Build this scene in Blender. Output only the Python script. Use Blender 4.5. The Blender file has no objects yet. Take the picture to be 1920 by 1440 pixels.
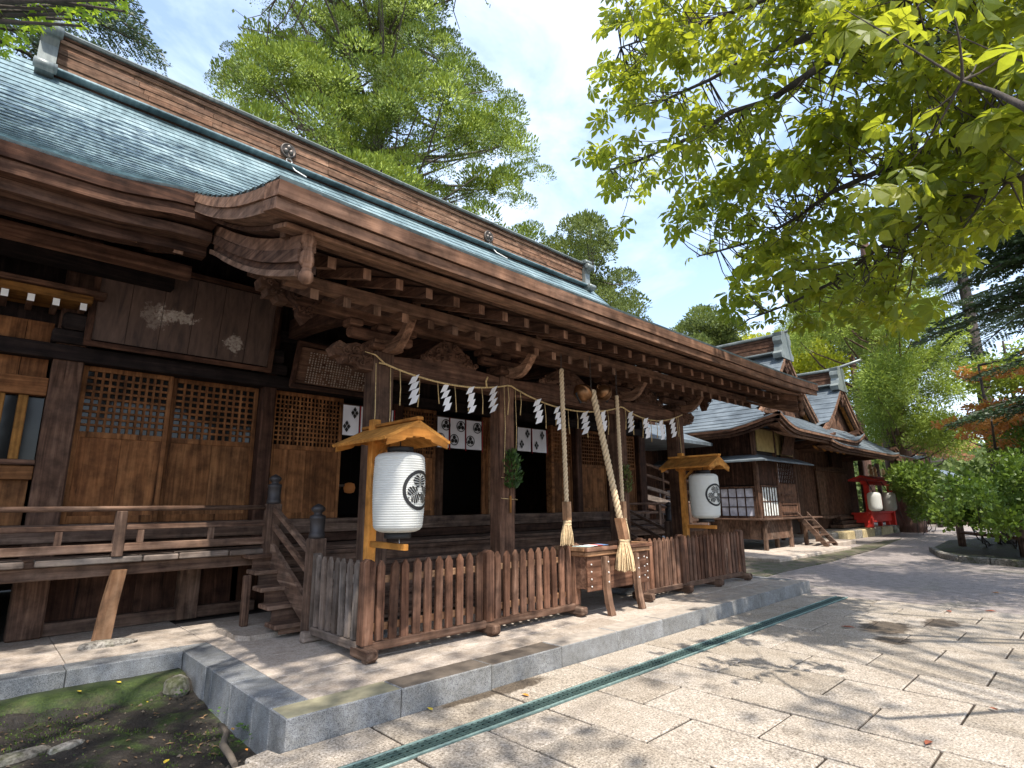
import bpy, math, random
import numpy as np
from mathutils import Matrix, Vector
random.seed(7); rng = np.random.default_rng(7)
R_ = math.radians
scene = bpy.context.scene
COL = scene.collection

# ---------------------------------------------------------------- camera
F_PX = 1049.18
YAW, PITCH, ROLL = R_(46.4398), R_(12.0619), R_(-0.40432)
CAM = np.array([-1.7486, -4.0580, 1.6])
_f = np.array([math.cos(PITCH)*math.cos(YAW), math.cos(PITCH)*math.sin(YAW), math.sin(PITCH)])
_r = np.array([math.sin(YAW), -math.cos(YAW), 0.0]); _u = np.cross(_r, _f)
_r2 = math.cos(ROLL)*_r + math.sin(ROLL)*_u
_u2 = -math.sin(ROLL)*_r + math.cos(ROLL)*_u
cd = bpy.data.cameras.new('camera'); cam = bpy.data.objects.new('camera', cd); COL.objects.link(cam)
cd.sensor_width = 36.0; cd.sensor_fit = 'HORIZONTAL'; cd.lens = F_PX/1920*36
cd.clip_start = 0.05; cd.clip_end = 1500
m = Matrix.Identity(4)
for i in range(3):
    m[i][0] = _r2[i]; m[i][1] = _u2[i]; m[i][2] = -_f[i]; m[i][3] = CAM[i]
cam.matrix_world = m
scene.camera = cam

# ---------------------------------------------------------------- light
SUN = np.array([-0.2236, -0.4472, 0.866])
w = bpy.data.worlds.new('World'); scene.world = w; w.use_nodes = True
nt = w.node_tree; nt.nodes.clear()
out = nt.nodes.new('ShaderNodeOutputWorld'); bg = nt.nodes.new('ShaderNodeBackground')
sky = nt.nodes.new('ShaderNodeTexSky'); sky.sky_type = 'NISHITA'; sky.sun_disc = False
sky.sun_elevation = R_(60); sky.sun_rotation = math.atan2(SUN[0], SUN[1]); sky.air_density = 1.0; sky.dust_density = 1.6; sky.ozone_density = 1.2
tc = nt.nodes.new('ShaderNodeTexCoord'); mp = nt.nodes.new('ShaderNodeMapping'); mp.inputs['Scale'].default_value = (1.4, 2.2, 4.5)
nz = nt.nodes.new('ShaderNodeTexNoise'); nz.inputs['Scale'].default_value = 1.5; nz.inputs['Detail'].default_value = 6; nz.inputs['Roughness'].default_value = .6; nz.inputs['Distortion'].default_value = .5
rp = nt.nodes.new('ShaderNodeValToRGB'); rp.color_ramp.elements[0].position = .36; rp.color_ramp.elements[0].color = (.12,.12,.12,1); rp.color_ramp.elements[1].position = .72; rp.color_ramp.elements[1].color = (.9,.9,.9,1)
mx = nt.nodes.new('ShaderNodeMixRGB'); mx.inputs['Color2'].default_value = (3.4, 3.9, 4.7, 1)
L = nt.links
L.new(tc.outputs['Generated'], mp.inputs['Vector']); L.new(mp.outputs['Vector'], nz.inputs['Vector']); L.new(nz.outputs['Fac'], rp.inputs['Fac'])
L.new(sky.outputs['Color'], mx.inputs['Color1']); L.new(rp.outputs['Color'], mx.inputs['Fac']); L.new(mx.outputs['Color'], bg.inputs['Color'])
bg.inputs['Strength'].default_value = 0.15
L.new(bg.outputs['Background'], out.inputs['Surface'])
sd = bpy.data.lights.new('sun', 'SUN'); sd.energy = 3.0; sd.angle = R_(.53); sd.color = (1, .94, .85)
so = bpy.data.objects.new('sun', sd); COL.objects.link(so)
so.rotation_euler = Vector(SUN).to_track_quat('Z', 'Y').to_euler()
scene.view_settings.view_transform = 'Standard'; scene.view_settings.look = 'None'
scene.view_settings.gamma = 1; scene.view_settings.use_curve_mapping = False
scene.view_settings.exposure = 1.46
scene.render.engine = 'CYCLES'
scene.cycles.use_denoising = True
scene.cycles.max_bounces = 7; scene.cycles.diffuse_bounces = 4; scene.cycles.glossy_bounces = 3; scene.cycles.transmission_bounces = 4; scene.cycles.transparent_max_bounces = 8
scene.cycles.sample_clamp_indirect = 6

# ---------------------------------------------------------------- survey helpers (turn a sighting of the photo into a place)
def ray(u, v):
    return _r2*((u-960)/F_PX) - _u2*((v-720)/F_PX) + _f
def pl(u, v, axis, val):
    d = ray(u, v); t = (val-CAM[axis])/d[axis]; return CAM+t*d
def at(u, v, dist):
    d = ray(u, v); return CAM + d/np.linalg.norm(d)*dist
def pr(p):
    q = np.asarray(p, float)-CAM; z = q@_f
    return np.array([960+F_PX*(q@_r2)/z, 720-F_PX*(q@_u2)/z, z])
def WX(u, y, v=880): return float(pl(u, v, 1, y)[0])

# ---------------------------------------------------------------- mesh + object helpers
def mesh_from(verts, faces, name='m', smooth=False):
    me = bpy.data.meshes.new(name); me.from_pydata([tuple(map(float, v)) for v in verts], [], faces)
    if smooth: me.polygons.foreach_set('use_smooth', [True]*len(me.polygons))
    me.update(); return me
def fast_mesh(verts, k, name='m', tint=None, smooth=False, mats=None):
    """verts (N*k,3): N polygons of k corners each, numpy."""
    me = bpy.data.meshes.new(name); n = len(verts)//k
    me.vertices.add(len(verts)); me.vertices.foreach_set('co', np.ascontiguousarray(verts, dtype=np.float32).ravel())
    me.loops.add(n*k); me.loops.foreach_set('vertex_index', np.arange(n*k, dtype=np.int32))
    me.polygons.add(n); me.polygons.foreach_set('loop_start', np.arange(0, n*k, k, dtype=np.int32))
    me.polygons.foreach_set('loop_total', np.full(n, k, dtype=np.int32))
    if tint is not None:
        a = me.attributes.new('tint', 'FLOAT', 'POINT'); a.data.foreach_set('value', np.repeat(tint, k).astype(np.float32))
    me.update(calc_edges=True); return me

BASE = {}
def W0(o): return BASE.get(o.name, np.zeros(3))
def link(o, parent, world):
    COL.objects.link(o); world = np.asarray(world, float)
    if parent is not None:
        o.parent = parent; o.location = Vector(world-W0(parent))
    else: o.location = Vector(world)
    BASE[o.name] = world
    return o
def thing(name, label, cat, loc, group=None):
    o = bpy.data.objects.new(name, None); o.empty_display_size = .1
    link(o, None, loc); o['label'] = label; o['category'] = cat
    if group: o['group'] = group
    return o
def tag(o, label=None, cat=None, group=None, kind=None):
    if label: o['label'] = label
    if cat: o['category'] = cat
    if group: o['group'] = group
    if kind: o['kind'] = kind
    return o
def piece(name, me, parent, world, mat=None, rot=None, scale=None):
    if mat is not None and not me.materials: me.materials.append(mat)
    o = bpy.data.objects.new(name, me); link(o, parent, world)
    if rot is not None: o.rotation_euler = rot
    if scale is not None: o.scale = scale
    return o

def rotz(a): c, s = math.cos(a), math.sin(a); return np.array([[c,-s,0],[s,c,0],[0,0,1.]])
def rotx(a): c, s = math.cos(a), math.sin(a); return np.array([[1,0,0],[0,c,-s],[0,s,c.real]])
def roty(a): c, s = math.cos(a), math.sin(a); return np.array([[c,0,s],[0,1,0],[-s,0,c]])

class MB:
    def __init__(s): s.v = []; s.f = []; s.sm = []
    def add(s, vs, fs, smooth=False):
        b = len(s.v); s.v.extend([tuple(map(float, q)) for q in vs]); s.f.extend([tuple(b+i for i in q) for q in fs]); s.sm.extend([smooth]*len(fs)); return s
    def box(s, c, d, rot=None, ch=0.0):
        c = np.asarray(c, float); h = np.asarray(d, float)/2
        if ch <= 0:
            vs = np.array([[x,y,z] for x in (-1,1) for y in (-1,1) for z in (-1,1)], float)*h
            fs = [(0,1,3,2),(4,6,7,5),(0,4,5,1),(2,3,7,6),(0,2,6,4),(1,5,7,3)]
        else:
            ch = min(ch, h.min()*.6); vs = []; idx = {}
            for x in (-1,1):
                for y in (-1,1):
                    for z in (-1,1):
                        sg = np.array([x,y,z], float)
                        for a in range(3):
                            p = sg*(h-ch); p[a] = sg[a]*h[a]; idx[(x,y,z,a)] = len(vs); vs.append(p)
            vs = np.array(vs); I = idx; fs = []
            def addf(q):
                P = vs[list(q)]; n = np.cross(P[1]-P[0], P[2]-P[0]); fs.append(tuple(q) if n@P.mean(0) > 0 else tuple(q[::-1]))
            for sx in (-1,1): addf([I[(sx,y,z,0)] for y,z in ((-1,-1),(1,-1),(1,1),(-1,1))])
            for sy in (-1,1): addf([I[(x,sy,z,1)] for x,z in ((-1,-1),(1,-1),(1,1),(-1,1))])
            for sz in (-1,1): addf([I[(x,y,sz,2)] for x,y in ((-1,-1),(1,-1),(1,1),(-1,1))])
            for a,b in ((-1,-1),(-1,1),(1,-1),(1,1)):
                addf([I[(-1,a,b,1)],I[(1,a,b,1)],I[(1,a,b,2)],I[(-1,a,b,2)]])
                addf([I[(a,-1,b,0)],I[(a,1,b,0)],I[(a,1,b,2)],I[(a,-1,b,2)]])
                addf([I[(a,b,-1,0)],I[(a,b,1,0)],I[(a,b,1,1)],I[(a,b,-1,1)]])
            for x in (-1,1):
                for y in (-1,1):
                    for z in (-1,1): addf([I[(x,y,z,0)],I[(x,y,z,1)],I[(x,y,z,2)]])
        if rot is not None: vs = vs@np.asarray(rot).T
        return s.add(vs+c, fs)
    def b2(s, x0, x1, y0, y1, z0, z1, ch=0.0):
        return s.box(((x0+x1)/2,(y0+y1)/2,(z0+z1)/2), (abs(x1-x0),abs(y1-y0),abs(z1-z0)), ch=ch)
    def tube(s, pts, r, n=8, cap=True, smooth=True):
        P = [np.asarray(p, float) for p in pts]; k = len(P); rs = r if hasattr(r, '__len__') else [r]*k
        vs = []; prev = None
        for i in range(k):
            t = P[min(i+1,k-1)]-P[max(i-1,0)]; t = t/(np.linalg.norm(t)+1e-9)
            if prev is None:
                a = np.array([0,0,1.]) if abs(t[2]) < .9 else np.array([1.,0,0]); e1 = np.cross(t, a)
            else: e1 = prev-t*(prev@t)
            e1 /= np.linalg.norm(e1)+1e-9; prev = e1; e2 = np.cross(t, e1)
            for j in range(n):
                a = 2*math.pi*j/n; vs.append(P[i]+rs[i]*(math.cos(a)*e1+math.sin(a)*e2))
        fs = [(i*n+j, i*n+(j+1)%n, (i+1)*n+(j+1)%n, (i+1)*n+j) for i in range(k-1) for j in range(n)]
        s.add(vs, fs, smooth)
        if cap:
            b = len(s.v)-len(vs); s.f.append(tuple(b+j for j in range(n))[::-1]); s.sm.append(False)
            s.f.append(tuple(b+(k-1)*n+j for j in range(n))); s.sm.append(False)
        return s
    def lathe(s, prof, c, n=20, smooth=True, axis='z'):
        c = np.asarray(c, float); vs = []
        for r, z in prof:
            for j in range(n):
                a = 2*math.pi*j/n; q = np.array([r*math.cos(a), r*math.sin(a), z])
                if axis == 'y': q = np.array([q[0], q[2], q[1]])
                if axis == 'x': q = np.array([q[2], q[0], q[1]])
                vs.append(c+q)
        k = len(prof); fs = [(i*n+j, i*n+(j+1)%n, (i+1)*n+(j+1)%n, (i+1)*n+j) for i in range(k-1) for j in range(n)]
        s.add(vs, fs, smooth); b = len(s.v)-len(vs)
        if prof[0][0] > 1e-4: s.f.append(tuple(b+j for j in range(n))[::-1]); s.sm.append(False)
        if prof[-1][0] > 1e-4: s.f.append(tuple(b+(k-1)*n+j for j in range(n))); s.sm.append(False)
        return s
    def prism(s, poly, axis, a, b):
        """poly: 2-D outline in the plane across axis (x: (y,z), y: (x,z), z: (x,y)), from a to b."""
        def up(p, t): return {'x': (t,p[0],p[1]), 'y': (p[0],t,p[1]), 'z': (p[0],p[1],t)}[axis]
        n = len(poly); vs = [up(p,a) for p in poly]+[up(p,b) for p in poly]
        fs = [(i,(i+1)%n,n+(i+1)%n,n+i) for i in range(n)]+[tuple(range(n))[::-1], tuple(range(n,2*n))]
        return s.add(vs, fs)
    def strip(s, A, B):
        """quads between two polylines"""
        n = len(A); return s.add(list(A)+list(B), [(i,i+1,n+i+1,n+i) for i in range(n-1)])
    def sweep(s, path, section, smooth=False):
        """section: list of offsets fn(path point index)->list of 3-D points, closed ring"""
        rings = [section(i, p) for i, p in enumerate(path)]; n = len(rings[0]); vs = [q for r in rings for q in r]
        fs = [(i*n+j, i*n+(j+1)%n, (i+1)*n+(j+1)%n, (i+1)*n+j) for i in range(len(path)-1) for j in range(n)]
        fs += [tuple(range(n))[::-1], tuple((len(path)-1)*n+j for j in range(n))]
        return s.add(vs, fs, smooth)
    def blob(s, c, r, n=6, k=4, sq=1.0, jit=.0):
        c = np.asarray(c, float); prof = [(math.sin(math.pi*i/k), -math.cos(math.pi*i/k)) for i in range(k+1)]; vs = []
        for pr_, z in prof:
            for j in range(n):
                a = 2*math.pi*j/n; q = np.array([pr_*math.cos(a), pr_*math.sin(a), z*sq])*r
                vs.append(c+q*(1+random.uniform(-jit, jit)))
        return s.add(vs, [(i*n+j, i*n+(j+1)%n, (i+1)*n+(j+1)%n, (i+1)*n+j) for i in range(k) for j in range(n)], True)
    def rod(s, p0, p1, wx, wy=None, n=None):
        """square bar between two points"""
        p0 = np.asarray(p0,float); p1 = np.asarray(p1,float); wy = wx if wy is None else wy
        t = p1-p0; l = np.linalg.norm(t); t /= l
        a = np.array([0,0,1.]) if abs(t[2]) < .95 else np.array([0,1.,0]); e1 = np.cross(t,a); e1 /= np.linalg.norm(e1); e2 = np.cross(e1,t)
        vs = [p+e1*sx*wx/2+e2*sy*wy/2 for p in (p0,p1) for sx,sy in ((-1,-1),(1,-1),(1,1),(-1,1))]
        return s.add(vs, [(0,1,5,4),(1,2,6,5),(2,3,7,6),(3,0,4,7),(3,2,1,0),(4,5,6,7)])
    def build(s, name, mat, parent=None, base=None, smooth=None, fix=True):
        b = W0(parent) if (base is None and parent is not None) else (np.zeros(3) if base is None else np.asarray(base, float))
        me = bpy.data.meshes.new(name)
        me.from_pydata([(v[0]-b[0], v[1]-b[1], v[2]-b[2]) for v in s.v], [], s.f)
        me.polygons.foreach_set('use_smooth', s.sm if smooth is None else [smooth]*len(s.f))
        if fix:
            import bmesh
            bm = bmesh.new(); bm.from_mesh(me); bmesh.ops.recalc_face_normals(bm, faces=bm.faces); bm.to_mesh(me); bm.free()
        me.materials.append(mat); o = bpy.data.objects.new(name, me); link(o, parent, b); return o

# ---------------------------------------------------------------- materials
def nodes(name):
    mt = bpy.data.materials.new(name); mt.use_nodes = True; t = mt.node_tree; b = t.nodes['Principled BSDF']; return mt, t, b
def ramp(t, fac, stops):
    r = t.nodes.new('ShaderNodeValToRGB'); e = r.color_ramp.elements
    while len(e) < len(stops): e.new(.5)
    for el, (p, c) in zip(e, stops): el.position = p; el.color = (*c, 1)
    t.links.new(fac, r.inputs['Fac']); return r.outputs['Color']
def coords(t, scale=(1,1,1), rnd=7.0, space='Object'):
    tc = t.nodes.new('ShaderNodeTexCoord'); mp = t.nodes.new('ShaderNodeMapping'); mp.inputs['Scale'].default_value = scale
    if rnd:
        oi = t.nodes.new('ShaderNodeObjectInfo'); mu = t.nodes.new('ShaderNodeMath'); mu.operation = 'MULTIPLY'; mu.inputs[1].default_value = rnd
        cb = t.nodes.new('ShaderNodeCombineXYZ'); t.links.new(oi.outputs['Random'], mu.inputs[0])
        for a in range(3): t.links.new(mu.outputs[0], cb.inputs[a])
        ad = t.nodes.new('ShaderNodeVectorMath'); ad.operation = 'ADD'
        t.links.new(tc.outputs[space], ad.inputs[0]); t.links.new(cb.outputs[0], ad.inputs[1]); t.links.new(ad.outputs[0], mp.inputs['Vector'])
    else: t.links.new(tc.outputs[space], mp.inputs['Vector'])
    return mp.outputs['Vector']
def noise(t, vec, scale, detail=4, rough=.55, dist=0.):
    n = t.nodes.new('ShaderNodeTexNoise'); n.inputs['Scale'].default_value = scale; n.inputs['Detail'].default_value = detail
    n.inputs['Roughness'].default_value = rough; n.inputs['Distortion'].default_value = dist; t.links.new(vec, n.inputs['Vector']); return n.outputs['Fac']
def mixc(t, a, b, fac, mode='MIX'):
    m = t.nodes.new('ShaderNodeMixRGB'); m.blend_type = mode
    for s_, v in (('Color1', a), ('Color2', b), ('Fac', fac)):
        if isinstance(v, (tuple, list)): m.inputs[s_].default_value = (*v, 1)
        elif isinstance(v, (int, float)): m.inputs[s_].default_value = v
        else: t.links.new(v, m.inputs[s_])
    return m.outputs['Color']
def bump(t, b, h, strength=.3, dist=.01):
    n = t.nodes.new('ShaderNodeBump'); n.inputs['Strength'].default_value = strength; n.inputs['Distance'].default_value = dist
    t.links.new(h, n.inputs['Height']); t.links.new(n.outputs['Normal'], b.inputs['Normal'])
_W = {}
WOODS = {  # dark, mid, light, grey amount
 'dark':  ((.015,.008,.006), (.056,.028,.018), (.130,.070,.045), .12),
 'beam':  ((.030,.015,.010), (.104,.057,.037), (.225,.135,.092), .22),
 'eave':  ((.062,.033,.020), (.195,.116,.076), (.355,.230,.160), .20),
 'door':  ((.058,.024,.010), (.172,.076,.030), (.300,.145,.060), .08),
 'picket':((.045,.022,.014), (.158,.083,.053), (.330,.200,.138), .2),
 'grey':  ((.085,.068,.056), (.190,.155,.130), (.330,.285,.245), .8),
 'floor': ((.038,.021,.015), (.125,.078,.055), (.270,.190,.142), .28),
 'new':   ((.300,.125,.028), (.440,.200,.045), (.540,.280,.080), .0),
 'raw':   ((.180,.090,.045), (.330,.190,.105), (.430,.280,.170), .2),
 'eave_shade':  ((.006,.005,.005), (.018,.013,.012), (.042,.030,.025), .0),  # deep shade under the eaves put into the wood colour
 'gold':  ((.100,.045,.012), (.260,.125,.032), (.380,.200,.060), .05),
}
def wood(key, axis='x'):
    k = (key, axis)
    if k in _W: return _W[k]
    d, m_, l, g = WOODS[key]; mt, t, b = nodes('wood_%s_%s' % k)
    sc = [16., 16., 16.]; sc['xyz'.index(axis)] = 0.9
    v = coords(t, tuple(sc), 9.); n1 = noise(t, v, 1.0, 6, .62, .8)
    c = ramp(t, n1, [(.28, d), (.52, m_), (.78, l)])
    v2 = coords(t, (1.3,1.3,1.3), 5.); n2 = noise(t, v2, 1.4, 4, .6)
    if g > 0:
        gm = tuple(.5*(m_[i])+.5*(sum(m_)/3*1.35) for i in range(3)); gf = ramp(t, n2, [(.42, (0,0,0)), (.72, (g,)*3)])
        c = mixc(t, c, gm, gf)
    vo = coords(t, (2.2,2.2,2.2), 11.); n3 = noise(t, vo, 2.6, 4, .6)
    c = mixc(t, c, ramp(t, n3, [(.3, (.50,.50,.50)), (.62, (1.18,1.15,1.12))]), 1.0, 'MULTIPLY')
    oi = t.nodes.new('ShaderNodeObjectInfo'); c = mixc(t, c, ramp(t, oi.outputs['Random'], [(0, (.60,.58,.57)), (.35, (1.0,.92,.88)), (.7, (.88,.90,.92)), (1, (1.32,1.25,1.2))]), 1.0, 'MULTIPLY')
    c = mixc(t, c, ramp(t, n1, [(.30, (.45,.42,.40)), (.36, (1,1,1))]), .8, 'MULTIPLY')
    t.links.new(c, b.inputs['Base Color']); b.inputs['Roughness'].default_value = .85; b.inputs['Specular IOR Level'].default_value = .14
    bump(t, b, n1, .45, .006); _W[k] = mt; return mt
def flat(name, col, rough=.6, metal=0., var=.12, scale=6., bumpy=.0, spec=.4):
    mt, t, b = nodes(name); v = coords(t, (1,1,1), 5.); n = noise(t, v, scale, 4)
    c = ramp(t, n, [(.3, tuple(x*(1-var) for x in col)), (.7, tuple(min(1, x*(1+var)) for x in col))])
    t.links.new(c, b.inputs['Base Color']); b.inputs['Roughness'].default_value = rough; b.inputs['Metallic'].default_value = metal; b.inputs['Specular IOR Level'].default_value = spec
    if bumpy: bump(t, b, n, bumpy, .01)
    return mt
def stone(name, a, b_, speck, scale=140., stain=(.5,.45,.35), stain_amt=.5, rough=.8, moss=0.):
    mt, t, b = nodes(name); v = coords(t, (1,1,1), 13.)
    n1 = noise(t, v, scale, 3, .7); c = ramp(t, n1, [(.36, speck), (.46, a), (.62, b_)])
    n2 = noise(t, v, 2.3, 5, .62); c = mixc(t, c, ramp(t, n2, [(.33, stain), (.6, (1,1,1))]), stain_amt, 'MULTIPLY')
    n4 = noise(t, v, 17., 4, .6); c = mixc(t, c, ramp(t, n4, [(.3, (.72,.7,.66)), (.6, (1.05,1.05,1.05))]), .8, 'MULTIPLY')
    if moss:
        n3 = noise(t, v, 3.1, 6, .7); c = mixc(t, c, (.05,.06,.012), ramp(t, n3, [(.5, (0,0,0)), (.66, (moss,)*3)]))
    oi = t.nodes.new('ShaderNodeObjectInfo'); c = mixc(t, c, ramp(t, oi.outputs['Random'], [(0, (.86,.85,.83)), (1, (1.08,1.07,1.06))]), 1.0, 'MULTIPLY')
    t.links.new(c, b.inputs['Base Color']); b.inputs['Roughness'].default_value = rough; b.inputs['Specular IOR Level'].default_value = .3
    bump(t, b, n1, .35, .004); return mt
def leafmat(name, dark, mid, light, trans, tamt=.45, rough=.5):
    """leaf: reflects and lets light through; tint attribute picks the leaf's own colour"""
    mt = bpy.data.materials.new(name); mt.use_nodes = True; t = mt.node_tree; b = t.nodes['Principled BSDF']
    at_ = t.nodes.new('ShaderNodeAttribute'); at_.attribute_name = 'tint'
    c = ramp(t, at_.outputs['Fac'], [(0, dark), (.5, mid), (1, light)])
    t.links.new(c, b.inputs['Base Color']); b.inputs['Roughness'].default_value = rough; b.inputs['Specular IOR Level'].default_value = .35
    tr = t.nodes.new('ShaderNodeBsdfTranslucent'); tc_ = mixc(t, c, trans, .6); t.links.new(tc_, tr.inputs['Color'])
    mx = t.nodes.new('ShaderNodeMixShader'); mx.inputs['Fac'].default_value = tamt
    o = [n for n in t.nodes if n.type == 'OUTPUT_MATERIAL'][0]
    t.links.new(b.outputs[0], mx.inputs[1]); t.links.new(tr.outputs[0], mx.inputs[2]); t.links.new(mx.outputs[0], o.inputs['Surface']); return mt

def copper(name, a, b_, c_, brick=None, spec=.5, rough=.42):
    mt, t, b = nodes(name); v = coords(t, (1,1,1), 0.); n1 = noise(t, v, 1.1, 6, .62, .3)
    vs = coords(t, (9., 1.2, 1.2), 0.); n2 = noise(t, vs, 1.6, 5, .6)
    c = ramp(t, n1, [(.30, a), (.5, b_), (.72, c_)]); c = mixc(t, c, ramp(t, n2, [(.3, (.62,.64,.66)), (.65, (1.15,1.15,1.15))]), .9, 'MULTIPLY')
    if brick:
        br = t.nodes.new('ShaderNodeTexBrick'); br.inputs['Scale'].default_value = 1; br.inputs['Brick Width'].default_value = brick[0]; br.inputs['Row Height'].default_value = brick[1]
        br.inputs['Mortar Size'].default_value = brick[2]; br.inputs['Color1'].default_value = (1,1,1,1); br.inputs['Color2'].default_value = (.85,.85,.85,1); br.inputs['Mortar'].default_value = (.55,.55,.55,1)
        t.links.new(coords(t, brick[3], 0.), br.inputs['Vector']); c = mixc(t, c, br.outputs['Color'], 1., 'MULTIPLY')
    t.links.new(c, b.inputs['Base Color']); b.inputs['Roughness'].default_value = rough; b.inputs['Specular IOR Level'].default_value = spec; b.inputs['Metallic'].default_value = .25
    bump(t, b, n2, .15, .01); return mt

ROOF = copper('copper_roof', (.095,.140,.155), (.185,.262,.282), (.34,.43,.447), spec=.35, rough=.5)
ROOF2 = copper('copper_roof_blue', (.07,.083,.093), (.125,.148,.165), (.20,.228,.245), spec=.35, rough=.55)
RIDGECAP = copper('ridge_cap_copper', (.10,.115,.108), (.18,.20,.19), (.27,.295,.28))
GRANITE = stone('granite', (.21,.215,.22), (.31,.315,.315), (.08,.08,.09), 150, (.45,.42,.36), .55)
GRANITE_D = stone('granite_weathered', (.17,.18,.19), (.27,.28,.29), (.07,.07,.08), 150, (.5,.5,.45), .6)
def paving_mat():
    mt, t, b = nodes('paving_granite'); v = coords(t, (1,1,1), 13.)
    n1 = noise(t, v, 62, 3, .8); c = ramp(t, n1, [(.33, (.085,.07,.055)), (.44, (.28,.248,.212)), (.56, (.43,.388,.340)), (.68, (.62,.575,.52))])
    n2 = noise(t, v, 2.1, 6, .65); c = mixc(t, c, ramp(t, n2, [(.32, (.50,.44,.36)), (.47, (.84,.80,.74)), (.62, (1.04,1.03,1.02))]), .45, 'MULTIPLY')
    n4 = noise(t, v, 14., 5, .65); c = mixc(t, c, ramp(t, n4, [(.32, (.62,.58,.52)), (.58, (1.02,1.0,.98))]), .5, 'MULTIPLY')
    oi = t.nodes.new('ShaderNodeObjectInfo'); c = mixc(t, c, ramp(t, oi.outputs['Random'], [(0, (.86,.84,.80)), (.5, (.97,.95,.92)), (1, (1.05,1.04,1.03))]), 1.0, 'MULTIPLY')
    g = t.nodes.new('ShaderNodeNewGeometry'); wet = None      # damp stains lying on the ground at their own places
    for (cx, cy, rx_, ry_) in ((2.02,-.10,.40,.13), (1.55,-.06,.35,.08), (7.1,-1.75,.55,.30), (7.9,-2.2,.40,.22), (6.35,-2.0,.3,.2)):
        s1 = t.nodes.new('ShaderNodeVectorMath'); s1.operation = 'SUBTRACT'; s1.inputs[1].default_value = (cx,cy,0); t.links.new(g.outputs['Position'], s1.inputs[0])
        s2 = t.nodes.new('ShaderNodeVectorMath'); s2.operation = 'MULTIPLY'; s2.inputs[1].default_value = (1/rx_,1/ry_,0); t.links.new(s1.outputs[0], s2.inputs[0])
        ln = t.nodes.new('ShaderNodeVectorMath'); ln.operation = 'LENGTH'; t.links.new(s2.outputs[0], ln.inputs[0])
        nw = noise(t, g.outputs['Position'], 6., 4, .6); m1 = t.nodes.new('ShaderNodeMath'); m1.operation = 'MULTIPLY_ADD'; m1.inputs[1].default_value = 1.4; m1.inputs[2].default_value = -.7; t.links.new(nw, m1.inputs[0])
        ad = t.nodes.new('ShaderNodeMath'); ad.operation = 'ADD'; t.links.new(ln.outputs['Value'], ad.inputs[0]); t.links.new(m1.outputs[0], ad.inputs[1])
        f = ramp(t, ad.outputs[0], [(.75,(1,1,1)),(1.05,(0,0,0))]); wet = f if wet is None else mixc(t, wet, f, 1.0, 'ADD')
    c = mixc(t, c, mixc(t, c, (.30,.27,.24), 1.0, 'MULTIPLY'), wet)
    t.links.new(c, b.inputs['Base Color']); b.inputs['Roughness'].default_value = .78; b.inputs['Specular IOR Level'].default_value = .3; bump(t, b, n1, .5, .005); return mt
PAVE = paving_mat()
def kerb_top(name, top, base=((.21,.215,.22), (.31,.315,.315), (.08,.08,.09))):
    mt = stone(name, *base, 150, (.45,.42,.36), .55); t = mt.node_tree; b = t.nodes['Principled BSDF']; src = b.inputs['Base Color'].links[0].from_socket
    g = t.nodes.new('ShaderNodeNewGeometry'); sp = t.nodes.new('ShaderNodeSeparateXYZ'); t.links.new(g.outputs['Normal'], sp.inputs[0])
    n = noise(t, coords(t, (1,1,1), 9.), 9., 4, .6); tc_ = ramp(t, n, [(.3, tuple(.7*x for x in top)), (.65, tuple(1.15*x for x in top))])
    t.links.new(mixc(t, src, tc_, ramp(t, sp.outputs['Z'], [(.80,(0,0,0)),(.90,(.92,.92,.92))])), b.inputs['Base Color']); return mt
KERB_LICHEN = kerb_top('kerb_lichen_top', (.30,.27,.17)); KERB_DARK = kerb_top('kerb_stained_top', (.105,.082,.062)); KERB_SAND = kerb_top('kerb_sandy_top', (.36,.31,.26))
SLAB = stone('platform_stone', (.42,.365,.315), (.50,.44,.385), (.32,.275,.235), 60, (.66,.60,.54), .6)
ROCK = stone('rough_rock', (.20,.185,.165), (.32,.30,.27), (.09,.08,.07), 30, (.4,.38,.32), .7, moss=.8)
YROCK = stone('yellow_stone', (.42,.34,.19), (.56,.47,.29), (.22,.17,.09), 30, (.55,.5,.38), .6)
JOINT = flat('joint_dirt', (.034,.024,.016), .95, var=.4, scale=12)
IRON = flat('drain_iron', (.012,.026,.024), .5, .5, .3, 20)
IRON_L = flat('drain_edge', (.24,.34,.31), .45, .5, .25, 20)
BLACK = flat('ink_black', (.012,.011,.011), .6)
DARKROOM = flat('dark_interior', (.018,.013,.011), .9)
PAPER = flat('white_paper', (.80,.79,.80), .8, var=.03)
CLOTH = flat('white_cloth', (.74,.73,.76), .9, var=.05, scale=3)
RED = flat('red_cord', (.32,.012,.02), .7)
VERM = flat('vermilion_paint', (.56,.032,.02), .65, var=.15)
STRAW = flat('straw', (.50,.36,.17), .85, var=.35, scale=40)
ROPE = flat('hemp_rope', (.52,.40,.255), .9, var=.15, scale=30)
TASSEL = flat('hemp_tassel', (.58,.43,.25), .9, var=.3, scale=30)
BRONZE = flat('old_bronze', (.22,.11,.05), .38, .85, .4, 8)
STEEL = flat('stud_metal', (.75,.72,.68), .35, .6)
PLASTER = flat('ochre_plaster', (.36,.26,.10), .9, var=.2)
WHITEP = flat('white_paint', (.78,.77,.74), .6)
def glassy(name, col, rough=.06):
    mt, t, b = nodes(name); b.inputs['Base Color'].default_value = (*col, 1); b.inputs['Roughness'].default_value = rough; b.inputs['Specular IOR Level'].default_value = .3
    v = coords(t, (1,1,1), 3.); bump(t, b, noise(t, v, 2.2, 2), .05, .02); return mt
GLASS = glassy('dark_window_glass', (.012,.012,.011))
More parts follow.
